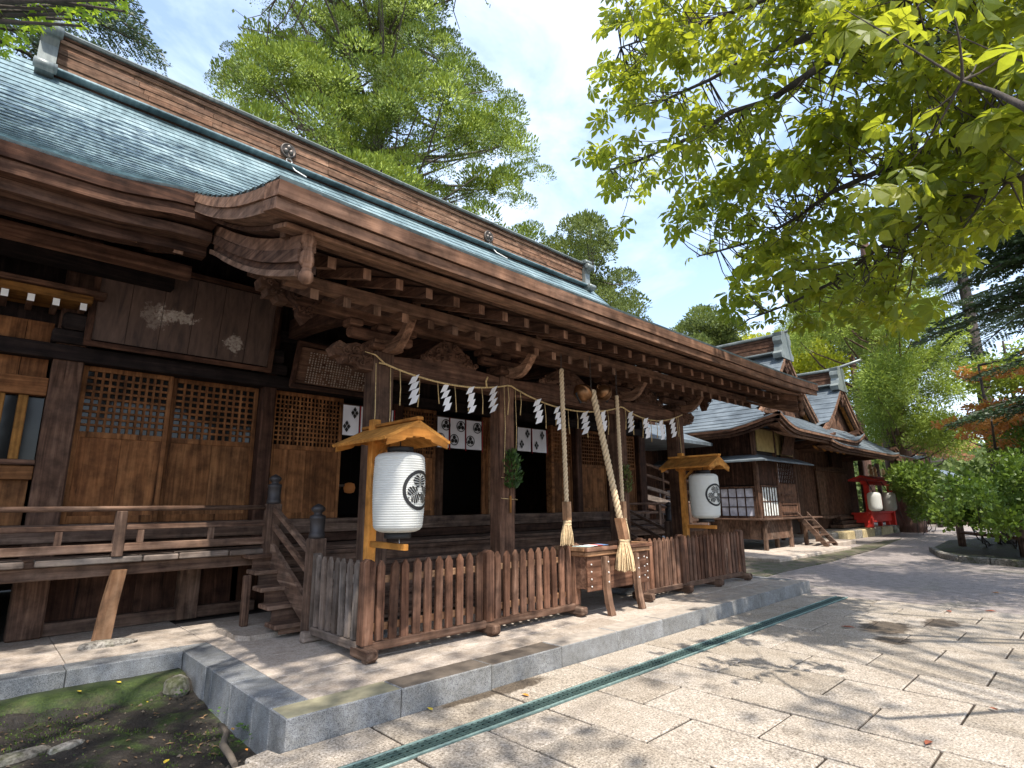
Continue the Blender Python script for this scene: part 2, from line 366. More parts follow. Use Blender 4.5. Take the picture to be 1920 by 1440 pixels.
def lantern_paper():
    mt = bpy.data.materials.new('lantern_paper'); mt.use_nodes = True; t = mt.node_tree; b = t.nodes['Principled BSDF']
    b.inputs['Base Color'].default_value = (.64,.64,.60,1); b.inputs['Roughness'].default_value = .75
    tr = t.nodes.new('ShaderNodeBsdfTranslucent'); tr.inputs['Color'].default_value = (.8,.8,.72,1); mx = t.nodes.new('ShaderNodeMixShader'); mx.inputs['Fac'].default_value = .25
    o = [n for n in t.nodes if n.type == 'OUTPUT_MATERIAL'][0]; t.links.new(b.outputs[0], mx.inputs[1]); t.links.new(tr.outputs[0], mx.inputs[2]); t.links.new(mx.outputs[0], o.inputs['Surface']); return mt
LPAPER = lantern_paper()
# ================================================================ GROUND
def gravel_mat():
    mt, t, b = nodes('gravel_ground'); v = coords(t, (1,1,1), 0.)
    n1 = noise(t, v, 60, 3, .7); n2 = noise(t, v, .55, 6, .65); n3 = noise(t, v, 6., 4, .6)
    c = ramp(t, n1, [(.3, (.13,.108,.098)), (.5, (.255,.222,.205)), (.7, (.38,.342,.32))])
    c = mixc(t, c, ramp(t, n3, [(.35, (.72,.70,.68)), (.65, (1.08,1.06,1.05))]), 1., 'MULTIPLY')
    c = mixc(t, c, (.085,.095,.030), ramp(t, n2, [(.56, (0,0,0)), (.74, (.55,.55,.55))]))
    t.links.new(c, b.inputs['Base Color']); b.inputs['Roughness'].default_value = .92; bump(t, b, n1, .6, .012); return mt
def soil_mat(name, moss_lo, moss_hi, dirt=(.020,.015,.010)):
    mt, t, b = nodes(name); v = coords(t, (1,1,1), 0.)
    n1 = noise(t, v, 2.6, 7, .68, .4); n2 = noise(t, v, 38, 4, .7)
    c = ramp(t, n2, [(.3, dirt), (.58, tuple(1.9*x for x in dirt)), (.78, (.085,.066,.047))])
    mcol = ramp(t, n2, [(.3, (.016,.030,.005)), (.6, (.046,.072,.010)), (.8, (.10,.13,.025))])
    c = mixc(t, c, mcol, ramp(t, n1, [(moss_lo, (0,0,0)), (moss_hi, (1,1,1))]))
    t.links.new(c, b.inputs['Base Color']); b.inputs['Roughness'].default_value = .72; bump(t, b, n2, .8, .02); return mt
GRAVEL = gravel_mat(); SOIL = soil_mat('mossy_soil', .50, .64, (.013,.010,.007)); MOSSY = soil_mat('moss', .36, .54, (.03,.024,.012)); STRIP = soil_mat('patchy_moss', .46, .62, (.075,.062,.045))

def hnoise(x, y, s=1.0, seed=0):
    return (math.sin(x*1.7*s+seed)*math.cos(y*2.1*s+seed*1.3)+.5*math.sin(x*4.3*s+1.1+seed)*math.sin(y*3.7*s+.4)+.25*math.sin(x*9.1*s+y*7.7*s+seed))/1.75
def grid(fn, xs, ys):
    vs = [(x, y, fn(x, y)) for x in xs for y in ys]; n = len(ys)
    return vs, [(i*n+j, (i+1)*n+j, (i+1)*n+j+1, i*n+j+1) for i in range(len(xs)-1) for j in range(n-1)]
g = MB(); xs = [-600,-200,-60,-20,-8]+list(np.arange(-6, 0, 1.5))+[.3,.7]+list(np.arange(1.5,48,1.5))+[50,60,80,120,250,600]; ys = [-600,-200,-60,-20]+list(np.arange(-12, 18, 1.5))+[20,30,60,150,600]
def gh(x, y):
    near = -2 < x < 9.8 and y < .5
    if x < .6 or y > 2.6 and x < 14: return -.3
    return -.03 if x < 10 else -.012+.012*hnoise(x, y, .8)
g.add(*grid(gh, xs, ys)); tag(g.build('ground', GRAVEL), kind='structure')

# paving: stones in columns of constant X, laid in running bond, around an iron drain channel
pav = thing('paving', 'tan granite paving in running bond', 'paving', (4.5,-2,0)); tag(pav, kind='structure'); del pav['category']
j = MB(); j.b2(-.6, 9.375, -7.2, .0, -.07, -.015); j.build('joint_bed', JOINT, pav)
_pm = {}
def pave_mesh(wx, wy):
    k = (round(wx,2), round(wy,2))
    if k not in _pm:
        b = MB(); b.box((0,0,-.035), (wx,wy,.07), ch=.006); o = mesh_from(b.v, b.f, 'paving_stone'); o.materials.append(PAVE); _pm[k] = o
    return _pm[k]
DY0, DY1 = -.665, -.475
def stone_at(x0, x1, y0, y1):
    gp = .024
    if y1-y0 < .06 or x1-x0 < .06: return
    piece('paving_stone', pave_mesh(x1-x0-.027, y1-y0-.018), pav, ((x0+x1)/2, (y0+y1)/2, random.uniform(-.005, .003)), rot=(random.uniform(-.003,.003), random.uniform(-.003,.003), random.uniform(-.003,.003)))
for k in range(-3, 13):
    x0 = 1.20+.63*k; x1 = x0+.63
    if x1 > 9.45: continue
    odd = (k % 2 != 0); off = -1.59 if odd else -1.145
    ysj = sorted([DY0-.012]+[off-.94*i for i in range(-1, 8) if DY0-.03 > off-.94*i > -7.2], reverse=True)+[-7.2]
    for a, b_ in zip(ysj[:-1], ysj[1:]): stone_at(x0, x1, b_, a)
xj = -.55
while xj < 9.3:
    l = 1.18; stone_at(max(xj,-.55), min(xj+l, 9.38), DY1+.012, -.004); xj += l
IRON_M = flat('drain_bar', (.10,.16,.145), .45, .5, .25, 20)
# drain channel
dr = thing('drain_channel', 'long narrow green iron drain grating set in the paving', 'drain', (4.3,-.57,0))
b = MB(); b.b2(-.55, 9.36, DY0, DY1, -.05, -.020); b.build('channel_bed', BLACK, dr)
for yy in (DY0+.012, DY1-.012): b = MB(); b.b2(-.55, 9.36, yy-.010, yy+.010, -.03, .004, ch=.003); b.build('edge_rail', IRON_L, dr)
for yy in (DY0+.052, DY0+.076, DY1-.076, DY1-.052):
    b = MB(); b.b2(-.55, 9.36, yy-.003, yy+.003, -.03, .001); b.build('grate_line', IRON_M, dr)
b = MB()
for i in range(int(9.7/.06)): x = -.55+i*.06; b.b2(x, x+.014, DY0+.024, DY1-.024, -.02, -.004)
tag(b.build('cross_bar', IRON, dr), kind='stuff')

# stone platform: granite kerb stones + flush slabs
plat = thing('stone_platform', 'low platform of pale slabs edged with grey granite kerb stones', 'platform', (4.5,1.2,0)); tag(plat, kind='structure'); del plat['category']
KH = .19
b = MB(); b.b2(.02, 9.54, .02, 12, -.1, .165); b.b2(-6, .02, 2.55, 12, -.1, .165); b.build('platform_core', JOINT, plat)
def kerb(x0, x1, y0, y1, z0=-.1, mat=GRANITE, z1=KH):
    b = MB(); b.b2(x0, x1, y0, y1, z0, z1+random.uniform(-.002,.002), ch=.008); return b.build('kerb_stone', mat, plat)
xs_ = [0.0]+[.905+.938*i for i in range(10)]; xs_ = [x for x in xs_ if x < 9.5]+[9.57]
for i, (a, c) in enumerate(zip(xs_[:-1], xs_[1:])): kerb(a+(0 if i == 0 else .004), c-.004, 0, .285, mat=(KERB_LICHEN, KERB_DARK, KERB_DARK, KERB_SAND)[min(i,3)])
yb = [.29, .62, 1.12, 1.62, 1.80, 2.80]
for a, c in zip(yb[:-1], yb[1:]): kerb(0, .285, a+.003, c-.003, -.2, GRANITE_D)
for a, c in ((-.92+.0, -.004), (-1.9,-.925), (-2.9,-1.905), (-3.9,-2.905)): kerb(a, c, 2.53, 2.80, -.0, GRANITE_D)
for i in range(3): kerb(9.30, 9.57, .29+.9*i, 1.18+.9*i)
def slab(x0, x1, y0, y1):
    b = MB(); b.b2(x0+.003, x1-.003, y0+.003, y1-.003, .10, .1865+random.uniform(-.002,.001), ch=.004); b.build('platform_slab', SLAB, plat)
yrows = [.288, .62, 1.02, 1.75, 2.5, 3.3, 4.1]
for r, (a, c) in enumerate(zip(yrows[:-1], yrows[1:])):
    x = .288; i = 0
    while x < 9.28:
        l = (.55 if (i == 0 and r == 0) else 1.4+.35*((r*3+i*7) % 4)/3); x2 = min(x+l, 9.297); 
        if 9.297-x2 < .4: x2 = 9.297
        slab(x, x2, a, c); x = x2; i += 1
for a, c in ((-4,-2.6), (-2.6,-.9), (-.9,.285)): slab(a, c, 2.805, 3.5); slab(a, c, 3.5, 4.4)
# mossy bed beside the platform
xs2 = np.linspace(-3.2, .03, 170); ys2 = np.linspace(-1.6, 2.54, 190)
def mh(x, y):
    e = 2.53-y
    ledge = .03*min(1, max(0, (.42+.05*hnoise(x,0,2)-e)/.10))
    return -.11+.07*max(0,min(1,(y+.3)/2))*.4+ledge*2.6+.022*hnoise(x, y, 1.5)+.012*hnoise(x, y, 5)+.007*hnoise(x+.3*y, y, 13)+.005*hnoise(x, y-.4*x, 29)+.004*(hash((round(x*97),round(y*83)))%100/100-.5)-.05*max(0,min(1,(x+.9)/.7))*max(0,min(1,(2.0-y)/.6))
b = MB(); b.add(*grid(mh, xs2, ys2), smooth=True); tag(b.build('mossy_soil', SOIL, smooth=True), kind='structure')
b = MB()
lx = np.linspace(-5, -.03, 40)
def lsec(i, p):
    x = p[0]; e = .03*hnoise(x, 1, 2.3); t = .045+.012*hnoise(x, 2, 3)
    return [(x,2.54,-.1),(x,2.54,t),(x,2.32+e*.4,t),(x,2.21+e,t-.03),(x,2.17+e,t-.10),(x,2.17+e,-.2)]
b.sweep([(x,0,0) for x in lx], lsec, True); tag(b.build('mossy_ledge', MOSSY, smooth=True), kind='structure')
def rockm(c, sx, sy, sz, mat, name, label, cat='stone', group=None, seed=0, rz=0.):
    b = MB(); n, k = 12, 7; vs = []
    for i in range(k+1):
        for q in range(n):
            a = 2*math.pi*q/n; pp = math.sin(math.pi*i/k); z = -math.cos(math.pi*i/k)
            d = np.array([pp*math.cos(a), pp*math.sin(a), z]); d = np.sign(d)*np.abs(d)**.75
            r = 1+.12*hnoise(d[0]*2+seed, d[1]*2+d[2], 1.3, seed); vs.append(rotz(rz)@(d*r*np.array([sx,sy,sz]))+np.array(c))
    b.add(vs, [(i*n+q, i*n+(q+1)%n, (i+1)*n+(q+1)%n, (i+1)*n+q) for i in range(k) for q in range(n)], False)
    o = b.build(name, mat, base=c); tag(o, label, cat, group); return o
P0 = lambda u, v, z: pl(u, v, 2, z)
p = P0(35, 1412, -.05); rockm((p[0],p[1],-.075), .19, .07, .035, ROCK, 'stone', 'flat pale stone lying in the moss, nearest the photo edge', seed=1, rz=.2)
p = P0(125, 1394, -.05); rockm((p[0],p[1],-.075), .11, .05, .03, ROCK, 'stone', 'pointed pale stone in the moss beside a flat stone', seed=2, rz=.3)
p = P0(335, 1280, 0); rockm((p[0]-.03,p[1]-.05,-.02), .10, .12, .09, ROCK, 'stone', 'rough dark rock at the end of the mossy ledge by the kerb', seed=3)
p = P0(507, 1425, 0); b = MB(); b.box((p[0],p[1],-.03), (.17,.30,.07), rot=rotz(.25), ch=.01); tag(b.build('corner_stone', PAVE, base=(p[0],p[1],-.03)), 'small tan slab at the corner of the granite kerb', 'stone')
p = P0(195, 1210, .19); rockm((p[0]+.02,p[1]-.02,.19), .26, .10, .055, ROCK, 'footing_stone', 'rough flat footing stone under the leaning veranda prop', seed=5, rz=-.1)
# step stone
b = MB(); b.prism([(.52,2.68),(.62,2.52),(1.02,2.54),(1.04,3.2),(.5,3.2)], 'z', .18, .235); tag(b.build('step_stone', SLAB, base=(.8,2.8,.19)), 'flat stone slab at the foot of the wooden stairs', 'stone')
# exposed root
pts = [P0(*q, -.06) for q in ((412,1362),(424,1378),(417,1402),(430,1420),(440,1440))]
b = MB(); b.tube([(*q[:2], -.045) for q in pts], [.012,.02,.026,.024,.02], 7); tag(b.build('tree_root', flat('root_bark', (.12,.095,.07), .9, var=.3), base=pts[2]), 'gnarled root lying in the dirt beside the kerb', 'root')
# small weeds by the kerb
WEED = leafmat('weed_leaf', (.03,.07,.012), (.07,.15,.02), (.12,.22,.04), (.2,.4,.03), .3)
for i, (u, v, n_, lab) in enumerate(((340,1305,16,'small weed in the corner below the ledge'), (412,1342,12,'tiny weed halfway along the kerb foot'), (455,1372,22,'bright clover weed by the root'), (450,1396,14,'low clover sprig nearest the kerb corner'))):
    c = P0(u, v, -.05); V = []
    for k in range(n_):
        a = random.uniform(0, 6.28); r = random.uniform(.01, .07); z = random.uniform(.02, .06); q = np.array([c[0]+r*math.cos(a), c[1]+r*math.sin(a), -.06+z]); s = random.uniform(.012,.022)
        e = np.array([math.cos(a),math.sin(a),.2]); f2 = np.array([-math.sin(a),math.cos(a),0])
        V += [q-e*s*.2, q+f2*s*.7+e*s*.5, q+e*s*1.4, q-f2*s*.7+e*s*.5]
    V = np.array(V)-np.array([c[0],c[1],-.06]); me = fast_mesh(V, 4, 'weed', rng.random(n_)); me.materials.append(WEED)
    piece('weed', me, None, (c[0],c[1],-.06)); tag(bpy.data.objects['weed' if i == 0 else 'weed.%03d' % i], lab, 'weed', 'weeds along the kerb')
# crumbs, pebbles and litter on the bed
b = MB()
for i in range(420):
    x, y = random.uniform(-2.2, -.03), random.uniform(-1.2, 2.1); z = mh(x, y); r = random.uniform(.005,.016)*(1.4 if x > -.5 else 1); q = rotz(random.random()*6)
    vs = [q@(np.array(k)*r)+np.array([x,y,z+r*.3]) for k in ((1,.2,0),(.1,.8,.1),(-.9,.1,0),(-.1,-.7,.05),(0,0,.8),(0,0,-.5))]; b.add(vs, [(0,1,4),(1,2,4),(2,3,4),(3,0,4),(1,0,5),(2,1,5),(3,2,5),(0,3,5)])
tag(b.build('soil_crumbs', flat('crumb', (.10,.078,.055), .95, var=.6, scale=9)), 'loose crumbs and pebbles scattered over the mossy soil', 'pebbles', kind='stuff')
b = MB()
for i in range(260):
    x, y = random.uniform(-2.0, -.05), random.uniform(-1.1, 2.45); z = mh(x, y); a = random.uniform(0,6.28); l = random.uniform(.012,.035); w_ = l*.35; e = rotz(a); b.add([e@np.array(k)+np.array([x,y,z+.006]) for k in ((-l,0,0),(0,w_,.006),(l,0,.003),(0,-w_,.008))], [(0,1,2,3)])
tag(b.build('leaf_litter', flat('litter', (.16,.10,.05), .9, var=.7, scale=7)), 'fine dry leaf litter over the mossy soil', 'litter', kind='stuff')
MT = leafmat('moss_tuft', (.03,.06,.006), (.07,.12,.012), (.13,.18,.03), (.15,.25,.02), .2); V = []
for i in range(16000):
    x, y = random.uniform(-2.4,-.05), random.uniform(-.8,2.5); 
    if hnoise(x, y, 1.9, 2)+.5*hnoise(x,y,6,1)+(.55 if y > 2.05 else 0) < .22: continue
    z = mh(x, y); a = random.uniform(0,6.28); h = random.uniform(.006,.016); e = np.array([math.cos(a),math.sin(a),0])*.005; p_ = np.array([x,y,z-.002]); V += [p_-e, p_+e, p_+e*.3+np.array([e[1],e[0],h]), p_-e*.3+np.array([e[1],e[0],h])]
me = fast_mesh(np.array(V), 4, 'moss_tufts', rng.random(len(V)//4)); me.materials.append(MT); o = piece('moss_tufts', me, None, (0,0,0)); tag(o, 'short green moss tufts on the damp soil', 'moss', kind='stuff')
# right-hand gravel: moss by the office, raised bed
b = MB(); mo = []
ring = [P0(*q, 0)[:2] for q in ((1392,1046),(1480,1050),(1560,1036),(1640,1018),(1690,1010),(1640,1030),(1560,1052),(1470,1072),(1420,1086),(1398,1088))]
b.prism([tuple(q) for q in ring], 'z', -.05, .012); tag(b.build('moss_strip', STRIP), kind='structure')
b = MB(); b.b2(14.2, 20.2, 2.35, 9, -.1, .10, ch=.02); b.b2(20.2, 23.4, 3.1, 9, -.1, .14, ch=.02); tag(b.build('office_footing', SLAB), kind='structure')
bedk = [P0(*q, 0)[:2] for q in ((1748,1034),(1768,1046),(1800,1053),(1860,1058),(1930,1064),(2100,1085))]
far = [P0(*q, 0)[:2] for q in ((2100,1010),(1900,1010),(1780,1018))]
b = MB(); b.prism([tuple(q) for q in bedk+far], 'z', -.05, .10); tag(b.build('planting_bed_soil', SOIL), kind='structure')
bed = thing('bed_edging', 'row of low mossy stones edging the shrub bed', 'edging', (*bedk[2], 0))
for a, c in zip(bedk[:-1], bedk[1:]):
    n = max(1, int(np.linalg.norm(c-a)/.55))
    for i in range(n):
        q = a+(c-a)*(i+.5)/n; d = (c-a)/n; ang = math.atan2(d[1], d[0]); bb = MB(); bb.box((q[0],q[1],.06), (np.linalg.norm(d)*.97,.16,.2), rot=rotz(ang), ch=.03); bb.build('edging_stone', ROCK, bed)
# fallen leaves
def fallen(u, v, col, label, s=.05, z=.004, rz=None):
    c = P0(u, v, z); a = random.uniform(0, 6.28) if rz is None else rz; vs = []
    out_ = [(-1,0,0),(-.4,.42,.12),(.3,.38,.16),(1,0,.02),(.3,-.38,.1),(-.4,-.42,.18)]; b = MB()
    vs = [rotz(a)@(np.array(q)*s)+np.array([c[0],c[1],z+.008]) for q in out_]+[np.array([c[0],c[1],z+.006])]
    b.add(vs, [(i,(i+1)%6,6) for i in range(6)]); o = b.build('fallen_leaf', col, base=(c[0],c[1],z)); tag(o, label, 'leaf', 'fallen leaves on the ground')
YLEAF = flat('yellow_leaf', (.62,.46,.05), .6); BLEAF = flat('brown_leaf', (.26,.075,.035), .6); OLEAF = flat('orange_leaf', (.55,.22,.04), .6)
fallen(806,1331, YLEAF, 'yellow leaf on the paving beside the granite kerb', .04); fallen(1590,1177, BLEAF, 'curled brown leaf on the wet paving, largest of its colour', .085)
fallen(1741,1395, BLEAF, 'dark red leaf on a sunny paving stone', .05); fallen(1863,1331, BLEAF, 'thin brown leaf on the paving near the photo edge', .04)
fallen(1779,1147, BLEAF, 'brown leaf at the edge of the gravel', .07); fallen(1857,1147, BLEAF, 'brown leaf on the last paving row beyond the others', .08)
fallen(985,1305, OLEAF, 'orange leaf on the damp patch under the kerb', .045); fallen(148,1298, YLEAF, 'yellow leaf on the mossy ledge, nearer the photo edge', .03, .05); fallen(222,1281, YLEAF, 'long yellow leaf on the ledge close to the kerb', .035, .05)
fallen(312,1430, YLEAF, 'yellow leaf in the dirt of the moss bed', .035, -.05); fallen(436,1369, OLEAF, 'orange leaf beside the clover weed', .025, -.04); fallen(462,1408, OLEAF, 'orange scrap of leaf at the foot of the kerb corner', .022, -.04); fallen(276,1318, YLEAF, 'pale leaf chip in the dark soil', .018, -.04)
fallen(1866,1112, OLEAF, 'orange leaf out on the grey gravel', .06)
# ================================================================ MAIN HALL
YW = 4.40; VZ = 1.06; EY = 2.07; PEY = -.40; RX0, RX1 = -1.72, 11.72; PX0, PX1 = -.49, 10.02
hall = thing('worship_hall', 'long dark timber shrine hall with green copper roof and deep front porch', 'shrine hall', (4.76, 4.4, .19))
def sm(t): t = max(0., min(1., t)); return t*t*(3-2*t)
def hroof(x, y):
    d = y-EY
    z = 4.72+.5*d+.0635*d*d if d > 0 else 4.72+.5*d+.052*d*d
    if d > -.01:
        inn = sm((x-(PX0-.75))/.8)*sm(((PX1+.75)-x)/.8)
        z += .10*inn*max(0, 1-d/2.4)**1.5
    else: z += .10*max(0, 1+d/2.5)
    e = max(0, RX0-.1-x, x-RX1-.1); z -= .10*min(e, 3)**2*.35*sm((y-3.2)/2)
    if y < .9:   # the eave turns up a little at both ends
        e = max(0, abs(x-(PX0+PX1)/2)-3.2)/2.05; z += .035*e*e*sm((.9-y)/1.3)
    return z
def courses(xs, ys, name, mat, parent, fn=hroof, lip=.017):
    b = MB(); n = len(xs)
    for y0, y1 in zip(ys[:-1], ys[1:]):
        A = [(x, y0+.016, fn(x,y0)-.004) for x in xs]; B = [(x, y0-.004, fn(x,y0)+lip) for x in xs]; C = [(x, y1, fn(x,y1)+.002) for x in xs]
        b.strip(A, B); b.strip(B, C)
    return b.build(name, mat, parent, fix=False)
xm = sorted(set(list(np.linspace(-5, -1.8, 9))+list(np.linspace(-1.5, .6, 24))+list(np.linspace(1.5, 8.5, 9))+list(np.linspace(9, 11.2, 20))+list(np.linspace(11.4, 12.3, 5))))
rf = courses(xm, list(np.linspace(EY, 7.0, 30)), 'roof', ROOF, hall)
xp = list(np.linspace(PX0, PX1, 60))
courses(xp, list(np.linspace(PEY, EY+.02, 15)), 'porch_roof', ROOF, hall)
# back slope and under-skins (closed roof)
b = MB(); ys_ = np.linspace(EY+.02, 7.0, 14); xb = np.linspace(-5, 12.3, 12)
b.add(*grid(lambda x, y: hroof(x, y)-.10, xb, ys_)); b.add(*grid(lambda x, y: hroof(x, 14-y)-.0, xb, 14-ys_[::-1])); b.build('roof_deck', wood('dark','x'), hall, fix=False)
b = MB(); b.add(*grid(lambda x, y: hroof(x, y)-.19, list(np.linspace(PX0+.12, PX1-.12, 14)), np.linspace(PEY+.35, EY+.4, 10))); b.build('porch_soffit', wood('eave','y'), hall, fix=False)
# porch eave: two stepped layers of thick edging, then the wide flat boards and the front purlin
def eave_strip(name, mat, y0, y1, zt, zb, x0=PX0, x1=PX1, parent=hall, n=40):
    b = MB(); xs = np.linspace(x0, x1, n)
    b.sweep([(x,0,0) for x in xs], lambda i, p: [(p[0],y0,hroof(p[0],PEY)+zt),(p[0],y1,hroof(p[0],PEY)+zt+.3*(y1-y0)),(p[0],y1,hroof(p[0],PEY)+zb+.3*(y1-y0)),(p[0],y0,hroof(p[0],PEY)+zb)])
    return b.build(name, mat, parent)
eave_strip('eave_edge', wood('eave','x'), PEY+.004, PEY+.3, -.006, -.125)
eave_strip('eave_edge', wood('eave','x'), PEY+.035, PEY+.3, -.128, -.215)
eave_strip('eave_board', wood('eave','x'), PEY+.22, PEY+.499, -.19, -.225, PX0+.15, PX1-.15)
eave_strip('front_purlin', wood('eave','x'), PEY+.50, PEY+.62, -.02, -.170, PX0+.25, PX1-.25)
# side verges of the porch roof: outer edging in two courses and an inner moulded barge board
def verge(name, mat, xc, wx, off_t, off_b, y0, y1, taper=0.):
    b = MB(); ysv = np.linspace(y0, y1, 18)
    b.sweep([(0,y,0) for y in ysv], lambda i, p: [(xc-wx/2,p[1],hroof(max(PX0,min(PX1,xc)),p[1])+off_t),(xc+wx/2,p[1],hroof(max(PX0,min(PX1,xc)),p[1])+off_t),(xc+wx/2,p[1],hroof(max(PX0,min(PX1,xc)),p[1])+off_b),(xc-wx/2,p[1],hroof(max(PX0,min(PX1,xc)),p[1])+off_b)])
    return b.build(name, mat, hall)
for sgn, xe in ((1, PX0), (-1, PX1)):
    verge('verge_edge', wood('eave','y'), xe+sgn*.155, .30, -.006, -.105, PEY+.006, EY+.05)
    verge('verge_edge', wood('eave','y'), xe+sgn*.165, .28, -.108, -.212, PEY+.038, EY+.05)
    for k, (o1, o2, xo) in enumerate(((-.30,-.42,.02), (-.42,-.53,.0), (-.53,-.60,.03), (-.60,-.66,-.01))):
        verge('barge_board', wood('eave' if k in (0,3) else 'beam','y'), xe+sgn*(.33+xo), .12, o1+.004*k, o2+.004*k+.006, -.12, EY+.25)
    b = MB()
    for q in range(9): b.blob((xe+sgn*.33, -.16+.012*random.uniform(-1,1), hroof(xe, -.1)-.32-.042*q), .05+.012*math.sin(q*1.7), 7, 5)
    b.build('barge_end_carving', wood('eave','z'), hall)
    verge('verge_underboard', wood('beam','y'), xe+sgn*.45, .5, -.22, -.26, PEY+.30, EY+.3)
# rafters: two rows with light end grain
rlen = {}
def rafter(x, y0, y1, z0, slope, wz=.10, wx=.075, mat='dark'):
    k = (round(y1-y0,2), round(slope,2), wz, wx)
    if k not in rlen:
        b = MB(); L_ = y1-y0; b.sweep([(0,0,0),(0,L_,L_*slope)], lambda i, p: [(-wx/2,p[1],p[2]-wz/2),(wx/2,p[1],p[2]-wz/2),(wx/2,p[1],p[2]+wz/2),(-wx/2,p[1],p[2]+wz/2)])
        me = mesh_from(b.v, b.f, 'rafter'); me.materials.append(wood('beam','y')); me.materials.append(wood('eave','z')); me.polygons[len(me.polygons)-2].material_index = 1; rlen[k] = me
    return piece('rafter', rlen[k], hall, (x, y0, z0))
nx = 29; rxs = [.17+i*(9.36-.17)/(nx-1) for i in range(nx)]
for i, x in enumerate(rxs):
    up = .035*(max(0, abs(x-4.76)-3.2)/2.05)**2
    rafter(x, .13, 1.1, 3.560+up, .33)
    if i < nx-1 or True: rafter(x+.13, .74, 2.6, 3.50+up*.6, .43, .10, .08)
b = MB(); b.b2(PX0+.55, PX1-.55, .80, .90, 3.58, 3.70); b.build('rafter_bar', wood('eave','x'), hall)
b = MB(); b.add(*grid(lambda x, y: 3.64+.33*(y-.16), [PX0+.45, PX1-.45], [.12, 1.2])); b.build('rafter_boarding', wood('dark','x'), hall, fix=False)
# ridge: base board, five rows of boards, cap, end tiles and two crests
rz0 = 8.46
b = MB(); b.b2(RX0, RX1, 6.70, 7.30, rz0-.25, rz0+.02); b.build('ridge_base', wood('dark','x'), hall)
b = MB(); b.b2(RX0-.02, RX1+.02, 6.52, 7.48, rz0-.005, rz0+.035, ch=.01); b.build('ridge_flashing', ROOF, hall)
RB = wood('eave','x')
rows = [(0.05,.25,6.76), (.253,.345,6.745), (.348,.44,6.755), (.443,.535,6.745), (.538,.62,6.755), (.623,.70,6.72), (.71,.755,6.70)]
for k, (a, c, y) in enumerate(rows):
    if k in (1,2,3,4):
        x = RX0; i = 0
        while x < RX1-.01:
            l = 1.05+.25*((i*5+k*3) % 4)/3; x2 = min(RX1, x+l); b = MB(); b.b2(x+.002, x2-.002, y+random.uniform(-.004,.004), 7.0, rz0+a, rz0+c, ch=.006); b.build('ridge_board', RB, hall); x = x2; i += 1
    else: b = MB(); b.b2(RX0, RX1, y, 7.0, rz0+a, rz0+c, ch=.008); b.build('ridge_board', RB if k != 6 else wood('beam','x'), hall)
b = MB(); xs = np.linspace(RX0-.05, RX1+.05, 2); prof = [(6.66,.752),(6.64,.79),(6.68,.835),(6.80,.875),(7.0,.89),(7.2,.875),(7.34,.82),(7.34,.752)]
b.prism([(y, rz0+z) for y, z in prof], 'x', RX0-.05, RX1+.05); b.build('ridge_cap', RIDGECAP, hall)
for sgn, xe in ((-1, RX0), (1, RX1)):
    e = thing('ridge_end_tile', '', '', (xe, 7, rz0)); del e['label']; del e['category']; e.parent = hall; e.location = Vector((xe, 7, rz0))-Vector(W0(hall))
    body = [(6.44,-.16),(6.40,-.08),(6.44,-.02),(6.55,.03),(6.62,.12),(6.63,.45),(6.58,.55),(6.50,.60),(6.47,.68),(6.52,.74),(6.60,.76),(6.60,.86),(6.66,.92),(7.0,.96),(7.4,.9),(7.4,-.16)]
    b = MB(); b.prism([(y, rz0+z) for y, z in body], 'x', xe+sgn*.004, xe+sgn*.24); b.build('end_plate', RIDGECAP, e)
    for y, z, r in ((6.47,-.05,.085), (6.53,.655,.095), (6.60,.83,.075)):
        b = MB(); b.lathe([(r*.6,-.15),(r,-.14),(r,.14),(r*.6,.15)], (xe+sgn*.12, y, rz0+z), 14, axis='x'); b.build('scroll', RIDGECAP, e)
    b = MB(); b.tube([(xe+sgn*.05,6.95,rz0+.93),(xe+sgn*.25,6.95,rz0+.97),(xe+sgn*.55,6.95,rz0+1.06)], [.06,.055,.05], 10); b.build('bird_perch', RIDGECAP, e)
def crest3(b, c, R, axis='y', n=18, t=.0):
    """ring + three heart leaves in the plane across the axis"""
    def P_(a, z): return (c[0]+a, c[1], c[2]+z)
    ring = [(math.cos(2*math.pi*i/n), math.sin(2*math.pi*i/n)) for i in range(n)]
    A = [P_(R*x, R*z) for x, z in ring]; B = [P_(R*.86*x, R*.86*z) for x, z in ring]
    b.strip(A+[A[0]], B+[B[0]])
    for q in range(3):
        a0 = math.pi/2+q*2*math.pi/3; pts = []
        for i in range(12):
            th = 2*math.pi*i/12; r = .36*(1-.25*math.cos(th*1.0)**8)
            pts.append(P_(R*(.42*math.cos(a0)+r*math.cos(th+a0)), R*(.42*math.sin(a0)+r*math.sin(th+a0))))
        b.add(pts+[P_(R*.42*math.cos(a0), R*.42*math.sin(a0))], [(i,(i+1)%12,12) for i in range(12)])
